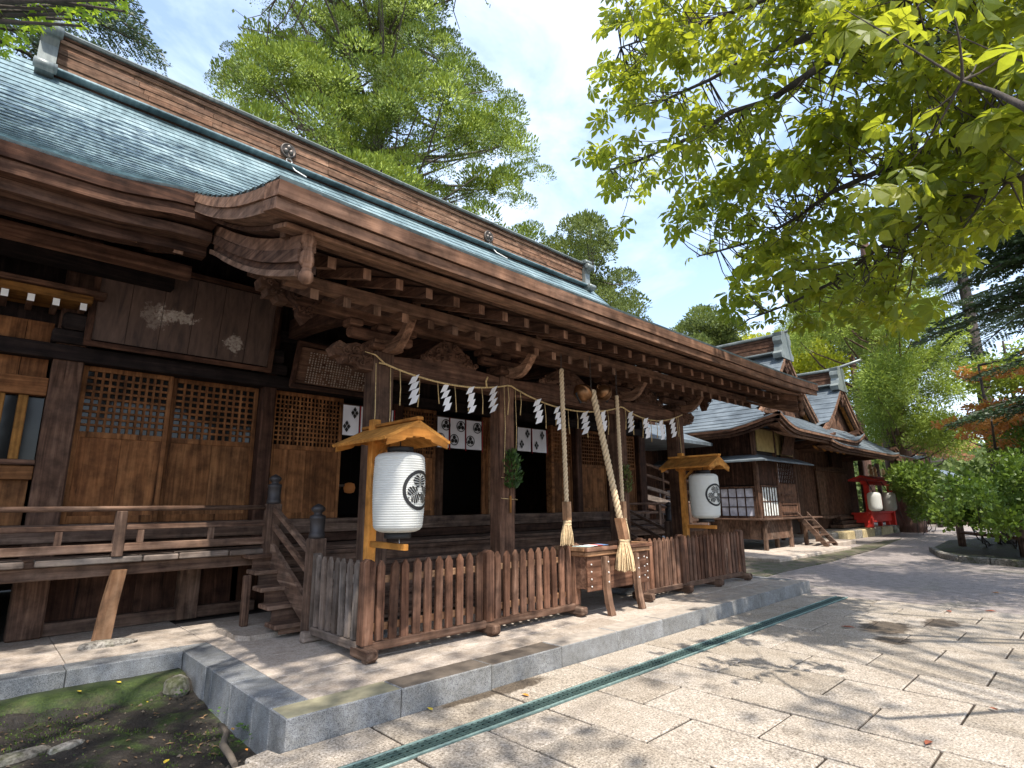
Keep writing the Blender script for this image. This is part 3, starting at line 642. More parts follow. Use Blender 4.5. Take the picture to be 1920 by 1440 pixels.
for u, v, xo in ((541,282,0), (917,443,0)):
    p = pl(u, v, 1, 6.70); e = MB(); e.lathe([(.16,0),(.17,-.02),(.155,-.05),(.14,-.055),(.13,-.045),(0,-.045)], (p[0],6.74,p[2]), 22, axis='y'); o = e.build('ridge_crest', flat('dark_bronze', (.10,.085,.075), .5, .6), hall)
    b = MB()
    for q in range(3): a = math.pi/2+q*2*math.pi/3; b.blob((p[0]+.062*math.cos(a), 6.69, p[2]+.062*math.sin(a)), .052, 8, 6)
    b.build('crest_leaf', flat('dark_bronze_relief', (.16,.14,.125), .45, .6), o)
    b = MB()
    for i in range(2):
        b.tube([(p[0]+.02+.06*math.cos(t)*(1 if i else -1), 6.66, p[2]-.26+.05*math.sin(t)) for t in np.linspace(0,5.2,9)], .010, 5)
    b.tube([(p[0]+.02,6.66,p[2]-.30),(p[0]+.10,6.50,p[2]-.52),(p[0]+.22,6.2,p[2]-.76)], .012, 5); b.build('crest_cord', WHITEP, o)

# ---- main eave left and right of the porch
for x0, x1 in ((-5, PX0+.25), (PX1-.25, 12.2)):
    for nm, y0, y1, z0, z1, key in (('main_eave_edge', EY-.005, 2.5, 4.565, 4.705, 'dark'), ('main_eave_edge', EY+.03, 2.5, 4.44, 4.56, 'beam'), ('main_eave_board', EY+.16, 2.7, 4.33, 4.435, 'beam'), ('main_eave_board', EY+.33, 2.55, 4.22, 4.325, 'dark'), ('main_eave_beam', 2.95, 3.10, 4.20, 4.34, 'beam'), ('wall_plate', 3.75, 3.93, 4.30, 4.50, 'eave_shade')):
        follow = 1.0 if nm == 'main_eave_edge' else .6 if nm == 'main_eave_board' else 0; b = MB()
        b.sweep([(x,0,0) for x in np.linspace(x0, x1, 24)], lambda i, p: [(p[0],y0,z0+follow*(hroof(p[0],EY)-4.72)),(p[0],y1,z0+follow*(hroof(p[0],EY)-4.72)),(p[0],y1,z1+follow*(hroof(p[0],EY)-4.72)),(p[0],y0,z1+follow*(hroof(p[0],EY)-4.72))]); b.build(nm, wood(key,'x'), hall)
    b = MB(); b.add(*grid(lambda x, y: 4.36+.42*(y-2.4), [x0, x1], [2.4, 4.5])); b.build('main_soffit', wood('eave_shade','y'), hall, fix=False)
    n = int((x1-x0)/.42)
    for i in range(n): rafter(x0+.3+i*.42, 2.42, 4.3, 4.29, .36, .10, .09)
# ---- pillars, sills, walls
pill_x = [-1.12, 1.24, WX(718,YW), WX(1043,YW,860)-1.25, WX(1096,YW,860), WX(1152,YW,860), 10.85]
pil = [-1.12, 1.24, 3.45, 6.10, 8.28, 9.55, 10.85]
for i, x in enumerate(pil):
    b = MB(); wdt = .30 if i in (0, 6) else .19; b.b2(x-wdt/2, x+wdt/2, YW-.15, YW+.13, .19 if i in (0,6) else 1.06, 4.9, ch=.02); b.build('pillar', wood('dark' if i else 'beam','z'), hall)
    b = MB(); b.b2(x-.2, x+.2, YW-.24, YW+.1, 3.50, 3.66, ch=.02); b.b2(x-.13, x+.13, YW-.30, YW+.1, 3.66, 3.86, ch=.03); b.build('pillar_capital', wood('eave_shade','x'), hall)
def hbar(name, x0, x1, y0, y1, z0, z1, key='dark', ch=.008):
    b = MB(); b.b2(x0, x1, y0, y1, z0, z1, ch=ch); return b.build(name, wood(key,'x'), hall)
hbar('lintel', -5, 11, YW-.19, YW+.1, 3.30, 3.48, 'eave_shade'); hbar('sill', -5, 11, YW-.17, YW+.16, 1.20, 1.40, 'floor'); hbar('sill_board', -5, 11, YW-.12, YW+.14, 1.06, 1.195, 'dark')
hbar('head_tie', -5, 11, YW-.10, YW+.1, 4.05, 4.22, 'eave_shade')
b = MB(); b.b2(-5, 11, YW+.04, YW+.10, 3.48, 5.6); b.build('upper_wall', wood('eave_shade','z'), hall)
b = MB(); b.b2(10.8, 10.9, YW+.14, 9.6, .19, 5.6); b.build('side_wall', wood('dark','z'), hall)
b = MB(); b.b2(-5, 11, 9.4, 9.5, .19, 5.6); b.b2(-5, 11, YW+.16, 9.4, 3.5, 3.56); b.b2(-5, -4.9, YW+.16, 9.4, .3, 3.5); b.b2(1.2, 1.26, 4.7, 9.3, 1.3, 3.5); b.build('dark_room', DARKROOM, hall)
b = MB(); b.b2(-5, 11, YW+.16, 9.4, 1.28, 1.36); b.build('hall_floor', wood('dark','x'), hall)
# ---- sliding doors
def door(x0, x1, z0=1.402, z1=3.298, zl=2.46, ncol=10, nrow=9, glass=False, y=YW, key='door', planks=2, bar=.022, thick=.05):
    e = MB(); s = .055
    e.b2(x0, x0+s, y-thick/2, y+thick/2, z0, z1, ch=.005); e.b2(x1-s, x1, y-thick/2, y+thick/2, z0, z1, ch=.005)
    for a, c in ((z0, z0+.09), (zl-.04, zl+.03), (z1-.06, z1)): e.b2(x0+s+.001, x1-s-.001, y-thick/2+.002, y+thick/2-.002, a, c, ch=.004)
    d = e.build('sliding_door', wood(key,'z'), hall)
    xx = np.linspace(x0+s, x1-s, planks+1)
    for a, c in zip(xx[:-1], xx[1:]): b = MB(); b.b2(a+.002, c-.002, y-.008, y+.008, z0+.09, zl-.04); b.build('door_panel', wood(key,'z'), d)
    b = MB()
    for i in range(1, ncol): x = x0+s+(x1-x0-2*s)*i/ncol; b.b2(x-bar/2, x+bar/2, y-.016, y+.010, zl+.03, z1-.06)
    for i in range(1, nrow): z = zl+.03+(z1-.09-zl)*i/nrow; b.b2(x0+s, x1-s, y-.018, y+.008, z-bar/2, z+bar/2)
    b.build('lattice', wood(key,'z'), d)
    if glass: b = MB(); b.b2(x0+s, x1-s, y+.014, y+.020, zl+.03, z1-.06); b.build('pane', GLASS, d)
    return d
door(-.965, .015, ncol=11, nrow=9, glass=True, bar=.028); door(.025, 1.14, ncol=11, nrow=9, glass=True, y=YW+.06, bar=.028)
door(1.34, 2.47, ncol=17, nrow=11, y=YW)
xo2a, xo2b = WX(815,YW), WX(903,YW)
door(3.55, xo2a, ncol=12, nrow=11)
door(xo2b, xo2b+.16, ncol=2, nrow=9, key='door'); hbar('door_jamb', xo2b+.17, xo2b+.27, YW-.1, YW+.1, 1.40, 3.30, 'raw')
x3a, x3b = WX(966,YW), WX(1028,YW)
hbar('door_jamb', x3a-.5, x3a-.02, YW-.04, YW+.04, 1.40, 3.30, 'dark'); hbar('door_jamb', x3b+.005, x3b+.09, YW-.1, YW+.08, 1.40, 3.30, 'door')
door(x3b+.10, 8.16, ncol=11, nrow=9); door(8.40, 9.43, ncol=11, nrow=9); door(9.67, 10.68, ncol=11, nrow=9)
# half-open inner leaf seen in the second opening and low tables inside
b = MB(); b.b2(xo2a+.62, xo2a+.86, 5.3, 5.36, 1.37, 3.4); b.build('inner_screen', wood('beam','z'), hall)
for i, (x0, x1, y) in enumerate(((2.35,3.45,6.2), (4.35,5.9,6.6))):
    t = thing('low_table', 'dim low table with pale top edge inside the %s doorway' % ('first', 'second')[i], 'table', ((x0+x1)/2, y, 1.36), 'tables inside the hall')
    b = MB(); b.b2(x0, x1, y-.2, y+.2, 1.94, 1.98); b.build('table_top', wood('grey','x'), t)
    for xx in (x0+.1, x1-.4):
        b = MB(); b.rod((xx,y-.1,1.36),(xx+.3,y-.1,1.94),.04); b.rod((xx+.3,y-.06,1.36),(xx,y-.06,1.94),.04); b.build('leg', wood('beam','z'), t)
p_ = pl(655, 915, 1, 6.0); lt = thing('small_lamp', 'small amber lamp glowing dimly inside the first doorway', 'lamp', p_)
AMB, t_, b_ = nodes('amber_lamp'); b_.inputs['Base Color'].default_value = (.5,.2,.06,1); b_.inputs['Emission Color'].default_value = (1,.38,.12,1); b_.inputs['Emission Strength'].default_value = .02
b = MB(); b.lathe([(.03,-.10),(.09,-.08),(.11,0),(.09,.08),(.03,.10)], p_, 14); b.build('lamp_shade', AMB, lt)
b = MB(); b.tube([p_+np.array([0,0,.1]), np.array([p_[0],p_[1],3.5])], .006, 4); b.build('cord', BLACK, lt)
# ---- left-hand bay with barred window
hbar('bay_rail', -5, -1.275, YW-.12, YW+.1, 2.86, 3.07, 'door'); hbar('bay_rail', -5, -1.275, YW-.14, YW+.1, 2.06, 2.12, 'beam'); hbar('bay_rail', -5, -1.275, YW-.10, YW+.1, 1.90, 2.055, 'door')
for i in range(12):
    x = -1.30-.25*i; b = MB(); b.b2(x-.246, x-.002, YW-.03, YW+.0, 3.072, 3.75); b.build('wall_plank', wood('door','z'), hall)
    b = MB(); b.b2(x-.246, x-.002, YW-.03, YW+.0, 1.402, 1.898); b.build('wall_plank', wood('door','z'), hall)
    x = -1.47-.20*i; b = MB(); b.b2(x-.045, x+.045, YW-.09, YW-.01, 2.122, 2.858, ch=.008); b.build('window_bar', wood('gold','z'), hall)
b = MB(); b.b2(-5, -1.28, YW+.01, YW+.02, 2.10, 2.88); b.build('pane', GLASS, hall)
# small projecting cornice with white-tipped rafter ends
b = MB(); b.b2(-5, -1.02, YW-.55, YW-.02, 3.93, 4.02, ch=.01); b.build('small_cornice', wood('gold','x'), hall)
b = MB(); b.b2(-5, -.90, YW-.62, YW-.02, 4.025, 4.08, ch=.01); b.build('small_cornice', wood('beam','x'), hall)
for i in range(8):
    x = -1.13-.22*i if i else -1.10
    b = MB(); b.b2(x-.03, x+.03, YW-.50, YW-.02, 3.86, 3.926); r_ = b.build('small_rafter', wood('beam','y'), hall)
    b = MB(); b.b2(x-.031, x+.031, YW-.512, YW-.502, 3.845, 3.927); b.build('white_tip', WHITEP, r_)
# ---- veranda
b = MB(); b.b2(-5, 12.5, 3.50, YW-.17, 1.0, 1.052); b.build('veranda_floor', wood('floor','x'), hall)
vj = [-5, -3.6, -2.45, -1.27, -1.20, -.27, .08, .62, 1.20]
for a, c in zip(vj[:-1], vj[1:]):
    if c-a < .1: continue
    b = MB(); b.b2(a+.006, c-.006, 3.42+random.uniform(-.008,.008), 3.72, 1.005, 1.068+random.uniform(-.006,.006), ch=.010); b.build('edge_plank', wood('grey','x'), hall)
for a, c in ((8.35,9.6), (9.6,11.1), (11.1,12.6)): b = MB(); b.b2(a+.006, c-.006, 3.42, 3.72, 1.005, 1.066, ch=.01); b.build('edge_plank', wood('floor','x'), hall)
hbar('veranda_beam', -5, 1.02, 3.55, 3.68, .865, .995, 'floor'); hbar('veranda_beam', 8.4, 12.5, 3.55, 3.68, .865, .995, 'floor')
b = MB(); top = np.array([-.47,3.49,.93]); ft = np.array([-.54,3.545,.215])
b.sweep([ft, (ft+top)/2+np.array([-.008,0,0]), top], lambda i, p: [(p[0]-.078+.012*i/2,p[1]-.06,p[2]),(p[0]+.078-.014*i/2,p[1]-.06,p[2]),(p[0]+.078-.014*i/2,p[1]+.06,p[2]),(p[0]-.078+.012*i/2,p[1]+.06,p[2])]); b.build('veranda_prop', wood('raw','z'), hall)
for x in (-1.16, .45): b = MB(); b.b2(x-.12, x+.12, 4.28, 4.52, .19, 1.0, ch=.01); b.build('base_post', wood('floor','z'), hall)
hbar('base_sill', -1.03, 1.3, 4.33, 4.48, .19, .33, 'floor'); hbar('base_sill', 8.3, 11, 4.33, 4.48, .19, .33, 'floor')
for i in range(7): x = -1.02+i*.30; b = MB(); b.b2(x, x+.296, 4.44, 4.47, .33, 1.0); b.build('base_plank', wood('dark','z'), hall)
b = MB(); b.b2(8.3, 11, 4.44, 4.47, .19, 1.0); b.b2(1.0, 8.4, 4.44, 4.47, .19, 1.0); b.build('base_wall', wood('dark','z'), hall)
# railing
def railing(x0, x1, y, posts, name='veranda_railing'):
    e = MB(); e.tube([(x0,y,1.575),(x1,y,1.575)], .028, 8); r_ = e.build(name, wood('floor','x'), hall)
    for z, h_, d_ in ((1.375,.055,.05), (1.165,.085,.075)): b = MB(); b.b2(x0, x1, y-d_/2, y+d_/2, z-h_/2, z+h_/2, ch=.008); b.build('rail', wood('floor','x'), r_)
    for p in posts: b = MB(); b.b2(p-.052, p+.052, y-.05, y+.05, 1.07, 1.55, ch=.008); b.build('rail_post', wood('floor','z'), r_)
    for i in range(int((x1-x0)/.72)):
        p = x0+.36+i*.72; b = MB(); b.b2(p-.03, p+.03, y-.022, y+.022, 1.21, 1.345); b.build('rail_strut', wood('floor','z'), r_)
    return r_
railing(-5, 1.07, 3.46, (-2.9, -.52)); railing(8.55, 12.4, 3.46, (10.2, 11.6))
def onion_post(x, y, z0, z1, key='floor', r=.085):
    b = MB(); b.b2(x-r, x+r, y-r, y+r, z0, z1-.36, ch=.012); o = b.build('newel_post', wood(key,'z'), hall)
    b = MB(); b.lathe([(r*.95,z1-.36),(r*1.02,z1-.35),(r*1.02,z1-.31),(r*.9,z1-.30),(r*.95,z1-.16),(r*1.02,z1-.15),(r*1.0,z1-.12),(r*.55,z1-.105),(r*.5,z1-.085),(r*.85,z1-.06),(r*.9,z1-.035),(r*.55,z1-.008),(.005,z1+.015)], (x,y,0), 16); b.build('onion_finial', flat('finial_bronze_%d' % len(BASE), (.045,.040,.040), .5, .3), o)
for sx, xa in ((1, 1.10), (-1, 8.42)):
    onion_post(xa, 3.42, .95, 1.98); onion_post(xa, 2.10, .19, 1.60)
    def slanted(name, za, zb, hh, ww, key):
        b = MB(); b.sweep([(xa,3.34,za),(xa,2.18,zb)], lambda i, p: [(xa-ww/2,p[1],p[2]-hh/2),(xa+ww/2,p[1],p[2]-hh/2),(xa+ww/2,p[1],p[2]+hh/2),(xa-ww/2,p[1],p[2]+hh/2)]); b.build(name, wood(key,'y'), hall)
    slanted('stair_rail', 1.55, 1.06, .06, .06, 'floor'); slanted('stair_rail', 1.34, .84, .06, .05, 'floor'); slanted('stair_stringer', 1.00, .42, .26, .06, 'floor')
nst = 5
for i in range(nst):
    z = .19+(i+1)*(VZ-.03-.19)/(nst+.0)-.07; y = 2.32+i*.235
    b = MB(); b.b2(.80, 8.72, y, y+.30, z, z+.05, ch=.008); b.build('stair_tread', wood('floor','x'), hall)
    b = MB(); b.b2(.86, 8.66, y+.03, y+.06, z-.165 if i else .236, z-.002); b.build('stair_riser', wood('floor','x'), hall)
b = MB(); b.b2(.70, .78, 3.05, 3.13, .236, .80, ch=.01); b.build('stair_leg', wood('floor','z'), hall)

# ================================================================ PORCH FRAME
YP = 1.60; posts = [1.50, 3.44, 6.07, 7.97]
for i, x in enumerate(posts):
    b = MB(); b.b2(x-.13, x+.13, YP-.13, YP+.13, .27, 3.34, ch=.03); b.build('porch_post', wood('beam' if i else 'floor','z'), hall)
    b = MB(); b.b2(x-.22, x+.22, YP-.22, YP+.22, .19, .275, ch=.02); b.build('post_base', GRANITE_D, hall)
    b = MB(); b.b2(x-.20, x+.20, YP-.20, YP+.20, 3.335, 3.40, ch=.015); b.b2(x-.16, x+.16, YP-.16, YP+.16, 3.40, 3.46, ch=.01)
    b.b2(x-.42, x+.42, YP-.07, YP+.07, 3.46, 3.585, ch=.03)
    for q in (-.36, 0, .36): b.b2(x+q-.085, x+q+.085, YP-.10, YP+.10, 3.585, 3.66, ch=.012)
    b.build('bracket_block', wood('beam','x'), hall)
    # curved pale nosing reaching forward
    prof = []
    for t in np.linspace(0, 1, 9): prof.append((YP-.12-.62*t, 3.40+.36*t**2.2-.10*math.sin(t*3.1)))
    b = MB(); b.sweep([(x, q[0], q[1]) for q in prof], lambda i, p: [(p[0]-.05,p[1],p[2]-.075+.02*i/8),(p[0]+.05,p[1],p[2]-.075+.02*i/8),(p[0]+.05,p[1],p[2]+.075-.02*i/8),(p[0]-.05,p[1],p[2]+.075-.02*i/8)]); b.build('bracket_nosing', wood('eave','y'), hall)
    # tie back to the hall
    prof = [(YP+.13+(YW-.2-YP-.13)*t, 3.92+.30*t+.06*math.sin(math.pi*t)) for t in np.linspace(0,1,9)]
    b = MB(); b.sweep([(x, q[0], q[1]) for q in prof], lambda i, p: [(p[0]-.08,p[1],p[2]-.14),(p[0]+.08,p[1],p[2]-.14),(p[0]+.08,p[1],p[2]+.14),(p[0]-.08,p[1],p[2]+.14)]); b.build('tie_beam', wood('dark','y'), hall)
b = MB(); b.b2(.36, 9.16, YP-.085, YP+.085, 3.66, 3.88, ch=.02); b.build('porch_beam', wood('beam','x'), hall)
def scroll(b, c, r, turns, s, y, th=.016, a0=0.):
    pts = []
    for i in range(int(10*turns)+1):
        t = i/10.; a = a0+s*2*math.pi*t; q = r*(1-.82*t/turns); pts.append((c[0]+q*math.cos(a), y-.012*(t/turns), c[1]+q*math.sin(a)))
    b.tube(pts, list(np.linspace(th, th*.6, len(pts))), 5, cap=True, smooth=False)
def petal(b, c, l, w_, a, y):
    ca, sa = math.cos(a), math.sin(a); P = [(0,0,0),(.35*l,w_,-.01),(l,.1*w_,.0),(.35*l,-w_,-.01),(.4*l,0,-.035)]; V = [(c[0]+p*ca-q*sa, y+d, c[1]+p*sa+q*ca) for p, q, d in P]; b.add(V, [(0,1,4),(1,2,4),(2,3,4),(3,0,4)])
def lumps(name, c, w_, h_, d_, n, key='beam'):
    b = MB(); yf = c[1]-d_*.55; b.prism([(c[0]-w_*.5,c[2]),(c[0]+w_*.5,c[2]),(c[0]+w_*.40,c[2]+h_*.35),(c[0]+w_*.16,c[2]+h_*.9),(c[0],c[2]+h_),(c[0]-w_*.16,c[2]+h_*.9),(c[0]-w_*.40,c[2]+h_*.35)], 'y', c[1]-d_*.4, c[1]+d_*.4)
    for s in (-1, 1):
        scroll(b, (c[0]+s*w_*.36, c[2]+h_*.22), .055, 1.6, s, yf, .016, math.pi/2); scroll(b, (c[0]+s*w_*.20, c[2]+h_*.45), .05, 1.5, -s, yf, .015, 0); scroll(b, (c[0]+s*w_*.09, c[2]+h_*.75), .04, 1.4, s, yf, .013, 1); scroll(b, (c[0]+s*w_*.47, c[2]+h_*.12), .04, 1.3, s, yf, .013)
    for i in range(26): a = random.uniform(0,6.28); x = random.uniform(-.40,.40); petal(b, (c[0]+x*w_, c[2]+h_*random.uniform(.1,.95)*(1-abs(x)*1.5)), random.uniform(.05,.09), .022, a, yf-.004*random.random())
    return b.build(name, wood(key,'x'), hall)
for a, c in zip(posts[:-1], posts[1:]):
    x0, x1 = a+.131, c-.131; mid = (a+c)/2
    b = MB(); xs = np.linspace(x0, x1, 14)
    b.sweep([(x,0,0) for x in xs], lambda i, p: [(p[0],YP-.085,3.06+.03*math.sin(math.pi*i/13)),(p[0],YP+.085,3.06+.03*math.sin(math.pi*i/13)),(p[0],YP+.085,3.30+.045*math.sin(math.pi*i/13)),(p[0],YP-.085,3.30+.045*math.sin(math.pi*i/13))]); b.build('rainbow_beam', wood('beam','x'), hall)
    for z in (3.105, 3.13): b = MB(); b.sweep([(x,0,0) for x in xs], lambda i, p: [(p[0],YP-.092,z+.03*math.sin(math.pi*i/13)),(p[0],YP-.08,z+.03*math.sin(math.pi*i/13)),(p[0],YP-.08,z+.010+.03*math.sin(math.pi*i/13)),(p[0],YP-.092,z+.010+.03*math.sin(math.pi*i/13))]); b.build('beam_moulding', wood('beam','x'), hall)
    lumps('frog_leg_carving', (mid, YP-.02, 3.345), .9 if c-a < 2.2 else 1.3, .30, .10, 60, 'beam')
# carved beam noses at both ends
def nose(x, s, z, n, name='carved_nose', L_=.5, y=YP):
    b = MB(); pts = [(0,.10),(.10,.14),(.22,.16),(.34,.12),(.42,.15),(.50,.06),(.46,-.02),(.38,-.02),(.34,-.09),(.22,-.08),(.16,-.13),(0,-.13)]
    b.prism([(x+s*p*L_/.5, z+q) for p, q in pts], 'y', y-.085, y+.085)
    for yy in (y-.10, y+.10):
        k = L_/.5
        for (px_, pz_, r, sg) in ((.10,.04,.055,1),(.22,.07,.06,-1),(.34,.05,.05,1),(.43,.07,.035,-1),(.28,-.04,.035,1),(.14,-.07,.04,-1)): scroll(b, (x+s*px_*k, z+pz_), r*k, 1.5, sg*s, yy, .013)
        for i in range(n): petal(b, (x+s*random.uniform(.05,.42)*k, z+random.uniform(-.08,.11)), random.uniform(.04,.07)*k, .018, random.uniform(0,6.28), yy)
    b.build(name, wood('beam','x'), hall)
nose(posts[0]-.13, -1, 3.22, 26); nose(posts[-1]+.13, 1, 3.20, 26); nose(.36, -1, 3.78, 10, L_=.3); nose(9.16, 1, 3.78, 10, L_=.35); nose(posts[-1]+.42, 1, 3.52, 14, L_=.4)
for x in (.50, 8.95):
    b = MB()
    b.prism([(x-.20,3.88),(x+.20,3.88),(x+.17,3.70),(x+.08,3.62),(x+.07,3.52),(x,3.43),(x-.07,3.52),(x-.08,3.62),(x-.17,3.70)], 'y', YP-.19, YP-.08)
    for yy in (YP-.195,):
        for sg in (-1, 1): scroll(b, (x+sg*.10, 3.74), .06, 1.6, sg, yy, .016); scroll(b, (x+sg*.04, 3.58), .035, 1.4, -sg, yy, .012)
        for i in range(16): petal(b, (x+random.uniform(-.14,.14), 3.84-random.uniform(0,.3)), .06, .02, random.uniform(3.6,5.8), yy)
    b.build('pendant_carving', wood('dark','x'), hall)

# ================================================================ THINGS ON THE HALL
# votive picture board, leaning out from the wall
def facing(u, v, y): return pl(u, v, 1, y)
def tilted_board(nm, lab, cat, X0, X1, Z0, Z1, ybot, ytop, key, nplank, frame=.07, extra=None):
    t = thing(nm, lab, cat, ((X0+X1)/2, ybot, Z0)); d = np.array([0, ytop-ybot, Z1-Z0]); L_ = np.linalg.norm(d); d /= L_; nrm = np.array([0,-d[2],d[1]]); rot = np.stack([np.array([1.,0,0]), -nrm, d], 1); c0 = np.array([(X0+X1)/2, ybot, Z0]); W_ = X1-X0
    for i in range(nplank):
        a = -W_/2+W_*i/nplank; c = c0+np.array([a+W_/nplank/2,0,0])+d*L_/2; b = MB(); b.box(c, (W_/nplank-.006,.02,L_-.1), rot=rot); b.build('board', key, t)
    for a, l_, ax in ((-W_/2-.02, L_, 0), (W_/2+.02, L_, 0)):
        b = MB(); b.box(c0+np.array([a,0,0])+d*L_/2+nrm*.012, (frame,.06,L_+.04), rot=rot, ch=.006); b.build('frame_bar', wood('dark','z'), t)
    for q in (0, L_): b = MB(); b.box(c0+d*q+nrm*.014, (W_+.1,.064,frame), rot=rot, ch=.006); b.build('frame_bar', wood('dark','x'), t)
    return t, c0, rot, L_, nrm, d
def ema_mat():
    mt, t, b = nodes('faded_votive_painting'); v = coords(t, (14,14,.8), 0.); n1 = noise(t, v, 1., 6, .6, .6)
    c = ramp(t, n1, [(.28,(.030,.017,.012)),(.52,(.075,.043,.030)),(.78,(.115,.070,.050))]); tcn = coords(t, (1,1,1), 0.)
    for (cx, cz, rx_, rz_) in ((-.19,.50,.30,.12), (.55,.30,.17,.15), (-.42,.45,.22,.2)):
        sub = t.nodes.new('ShaderNodeVectorMath'); sub.operation = 'SUBTRACT'; sub.inputs[1].default_value = (cx, 0, cz); t.links.new(tcn, sub.inputs[0])
        mul = t.nodes.new('ShaderNodeVectorMath'); mul.operation = 'MULTIPLY'; mul.inputs[1].default_value = (1/rx_, 0, 1/rz_); t.links.new(sub.outputs[0], mul.inputs[0])
        ln = t.nodes.new('ShaderNodeVectorMath'); ln.operation = 'LENGTH'; t.links.new(mul.outputs[0], ln.inputs[0])
        nn = noise(t, tcn, 9., 5, .7); ad = t.nodes.new('ShaderNodeMath'); ad.operation = 'MULTIPLY_ADD'; ad.inputs[1].default_value = 2.4; ad.inputs[2].default_value = -1.2; t.links.new(nn, ad.inputs[0])
        s2 = t.nodes.new('ShaderNodeMath'); s2.operation = 'ADD'; t.links.new(ln.outputs['Value'], s2.inputs[0]); t.links.new(ad.outputs[0], s2.inputs[1])
        amt = .62 if rx_ != .22 else .25
        f = ramp(t, s2.outputs[0], [(.62,(amt,)*3),(.80,(0,0,0))]); nb = noise(t, tcn, 26., 3, .7); pc = ramp(t, nb, [(.35,(.16,.09,.07)),(.5,(.42,.36,.30)),(.7,(.55,.50,.43))]); c = mixc(t, c, pc, f)
    t.links.new(c, b.inputs['Base Color']); b.inputs['Roughness'].default_value = .8; return mt
ema, *_ = tilted_board('votive_board', 'large dark votive board with two faded pale figures above the doors', 'votive board', -.98, 1.12, 3.52, 4.60, 4.12, 3.92, ema_mat(), 6)
tx0 = facing(548,700,3.9)[0]; tx1 = facing(690,700,3.9)[0]
tp, c0, rot, L_, nrm, dd = tilted_board('inscription_board', 'weathered board covered in rows of pale carved script beside the first porch post', 'plaque', tx0+.05, tx1+.15, 3.32, 3.92, 3.98, 3.78, wood('beam','x'), 1)
b = MB(); W_ = tx1-tx0-.05
for i in range(24):
    for k in range(13):
        if random.random() < .12 or (i > 15 and k > 9): continue
        c = c0+np.array([-W_/2+.10+(W_-.1)*i/24, 0, 0])+dd*(.08+(L_-.16)*k/13)+nrm*.013; b.box(c, (random.uniform(.012,.026),.004,random.uniform(.012,.030)), rot=rot)
tag(b.build('carved_script', flat('script_chalk', (.30,.24,.19), .8), tp), kind='stuff')
# noren curtains
def noren(lab, us, vt, vb, kind, y=YW-.2, extra=()):
    xs = [WX(u, y, (vt+vb)/2) for u in us]; zt = facing(us[0], vt, y)[2]; zb = facing(us[0], vb, y)[2]
    t = thing('noren_curtain', lab, 'curtain', (np.mean(xs), y, zb), 'short white curtains over the doorways')
    b = MB(); b.tube([(xs[0]-.05,y,zt),(xs[-1]+.05,y,zt)], .012, 6); b.build('rod', wood('dark','x'), t)
    for k, (a, c) in enumerate(zip(xs[:-1], xs[1:])):
        gx = np.linspace(a+.018, c-.018, 9); gz = np.linspace(zb, zt-.01, 6); ph = random.uniform(0,6)
        def cy(x, z): return y-.012+.012*math.sin((x-a)/(c-a)*7+ph)*(zt-z)/(zt-zb)
        b = MB(); vs = [(x, cy(x,z), z) for x in gx for z in gz]; n = len(gz); b.add(vs, [(i*n+j,(i+1)*n+j,(i+1)*n+j+1,i*n+j+1) for i in range(8) for j in range(n-1)], True); p_ = b.build('panel', CLOTH, t, fix=False)
        sgn = (.30,.72)
        for (fx, fz) in ((.68,.74), (.28,.28)):
            cx, cz = a+(c-a)*fx, zb+(zt-zb)*fz; R = .105 if kind == 'round' else .085; b = MB(); ctr = (cx, cy(cx,cz)-.006-.010, cz)
            if kind == 'round':
                n2 = 18; ring = [(math.cos(6.2832*i/n2), math.sin(6.2832*i/n2)) for i in range(n2)]; A = [(cx+R*x_, ctr[1], cz+R*z_) for x_, z_ in ring]; B = [(cx+R*.84*x_, ctr[1], cz+R*.84*z_) for x_, z_ in ring]; b.strip(A+[A[0]], B+[B[0]])
                for q in range(3):
                    a0 = math.pi/2+q*2.0944; pts = [(cx+R*(.42*math.cos(a0)+.37*math.cos(6.2832*i/10)), ctr[1], cz+R*(.42*math.sin(a0)+.37*math.sin(6.2832*i/10))) for i in range(10)]; b.add(pts, [tuple(range(10))])
            else:
                for (ox, oz) in ((0,.62),(0,-.62),(.42,0),(-.42,0)):
                    for s_ in ((.36,.52),):
                        b.add([(cx+R*(ox-s_[0]),ctr[1],cz+R*oz),(cx+R*ox,ctr[1],cz+R*(oz-s_[1])),(cx+R*(ox+s_[0]),ctr[1],cz+R*oz),(cx+R*ox,ctr[1],cz+R*(oz+s_[1]))], [(0,1,2,3)])
            b.build('printed_crest', BLACK, p_, fix=False)
    for x in xs[1:]:
        b = MB(); b.b2(x-.007, x+.007, y-.03, y-.024, zb-.04, zt, ch=.002); b.build('red_tape', RED, t)
    return t
noren('white curtain with black diamond crests left of the first porch post', (640,674,738), 757, 815, 'diamond')
noren('white curtain of three panels with round black leaf crests', (818,842,872,903), 780, 838, 'round')
noren('white curtain of two panels with diamond crests beyond the second post', (969,996,1024), 800, 845, 'diamond')
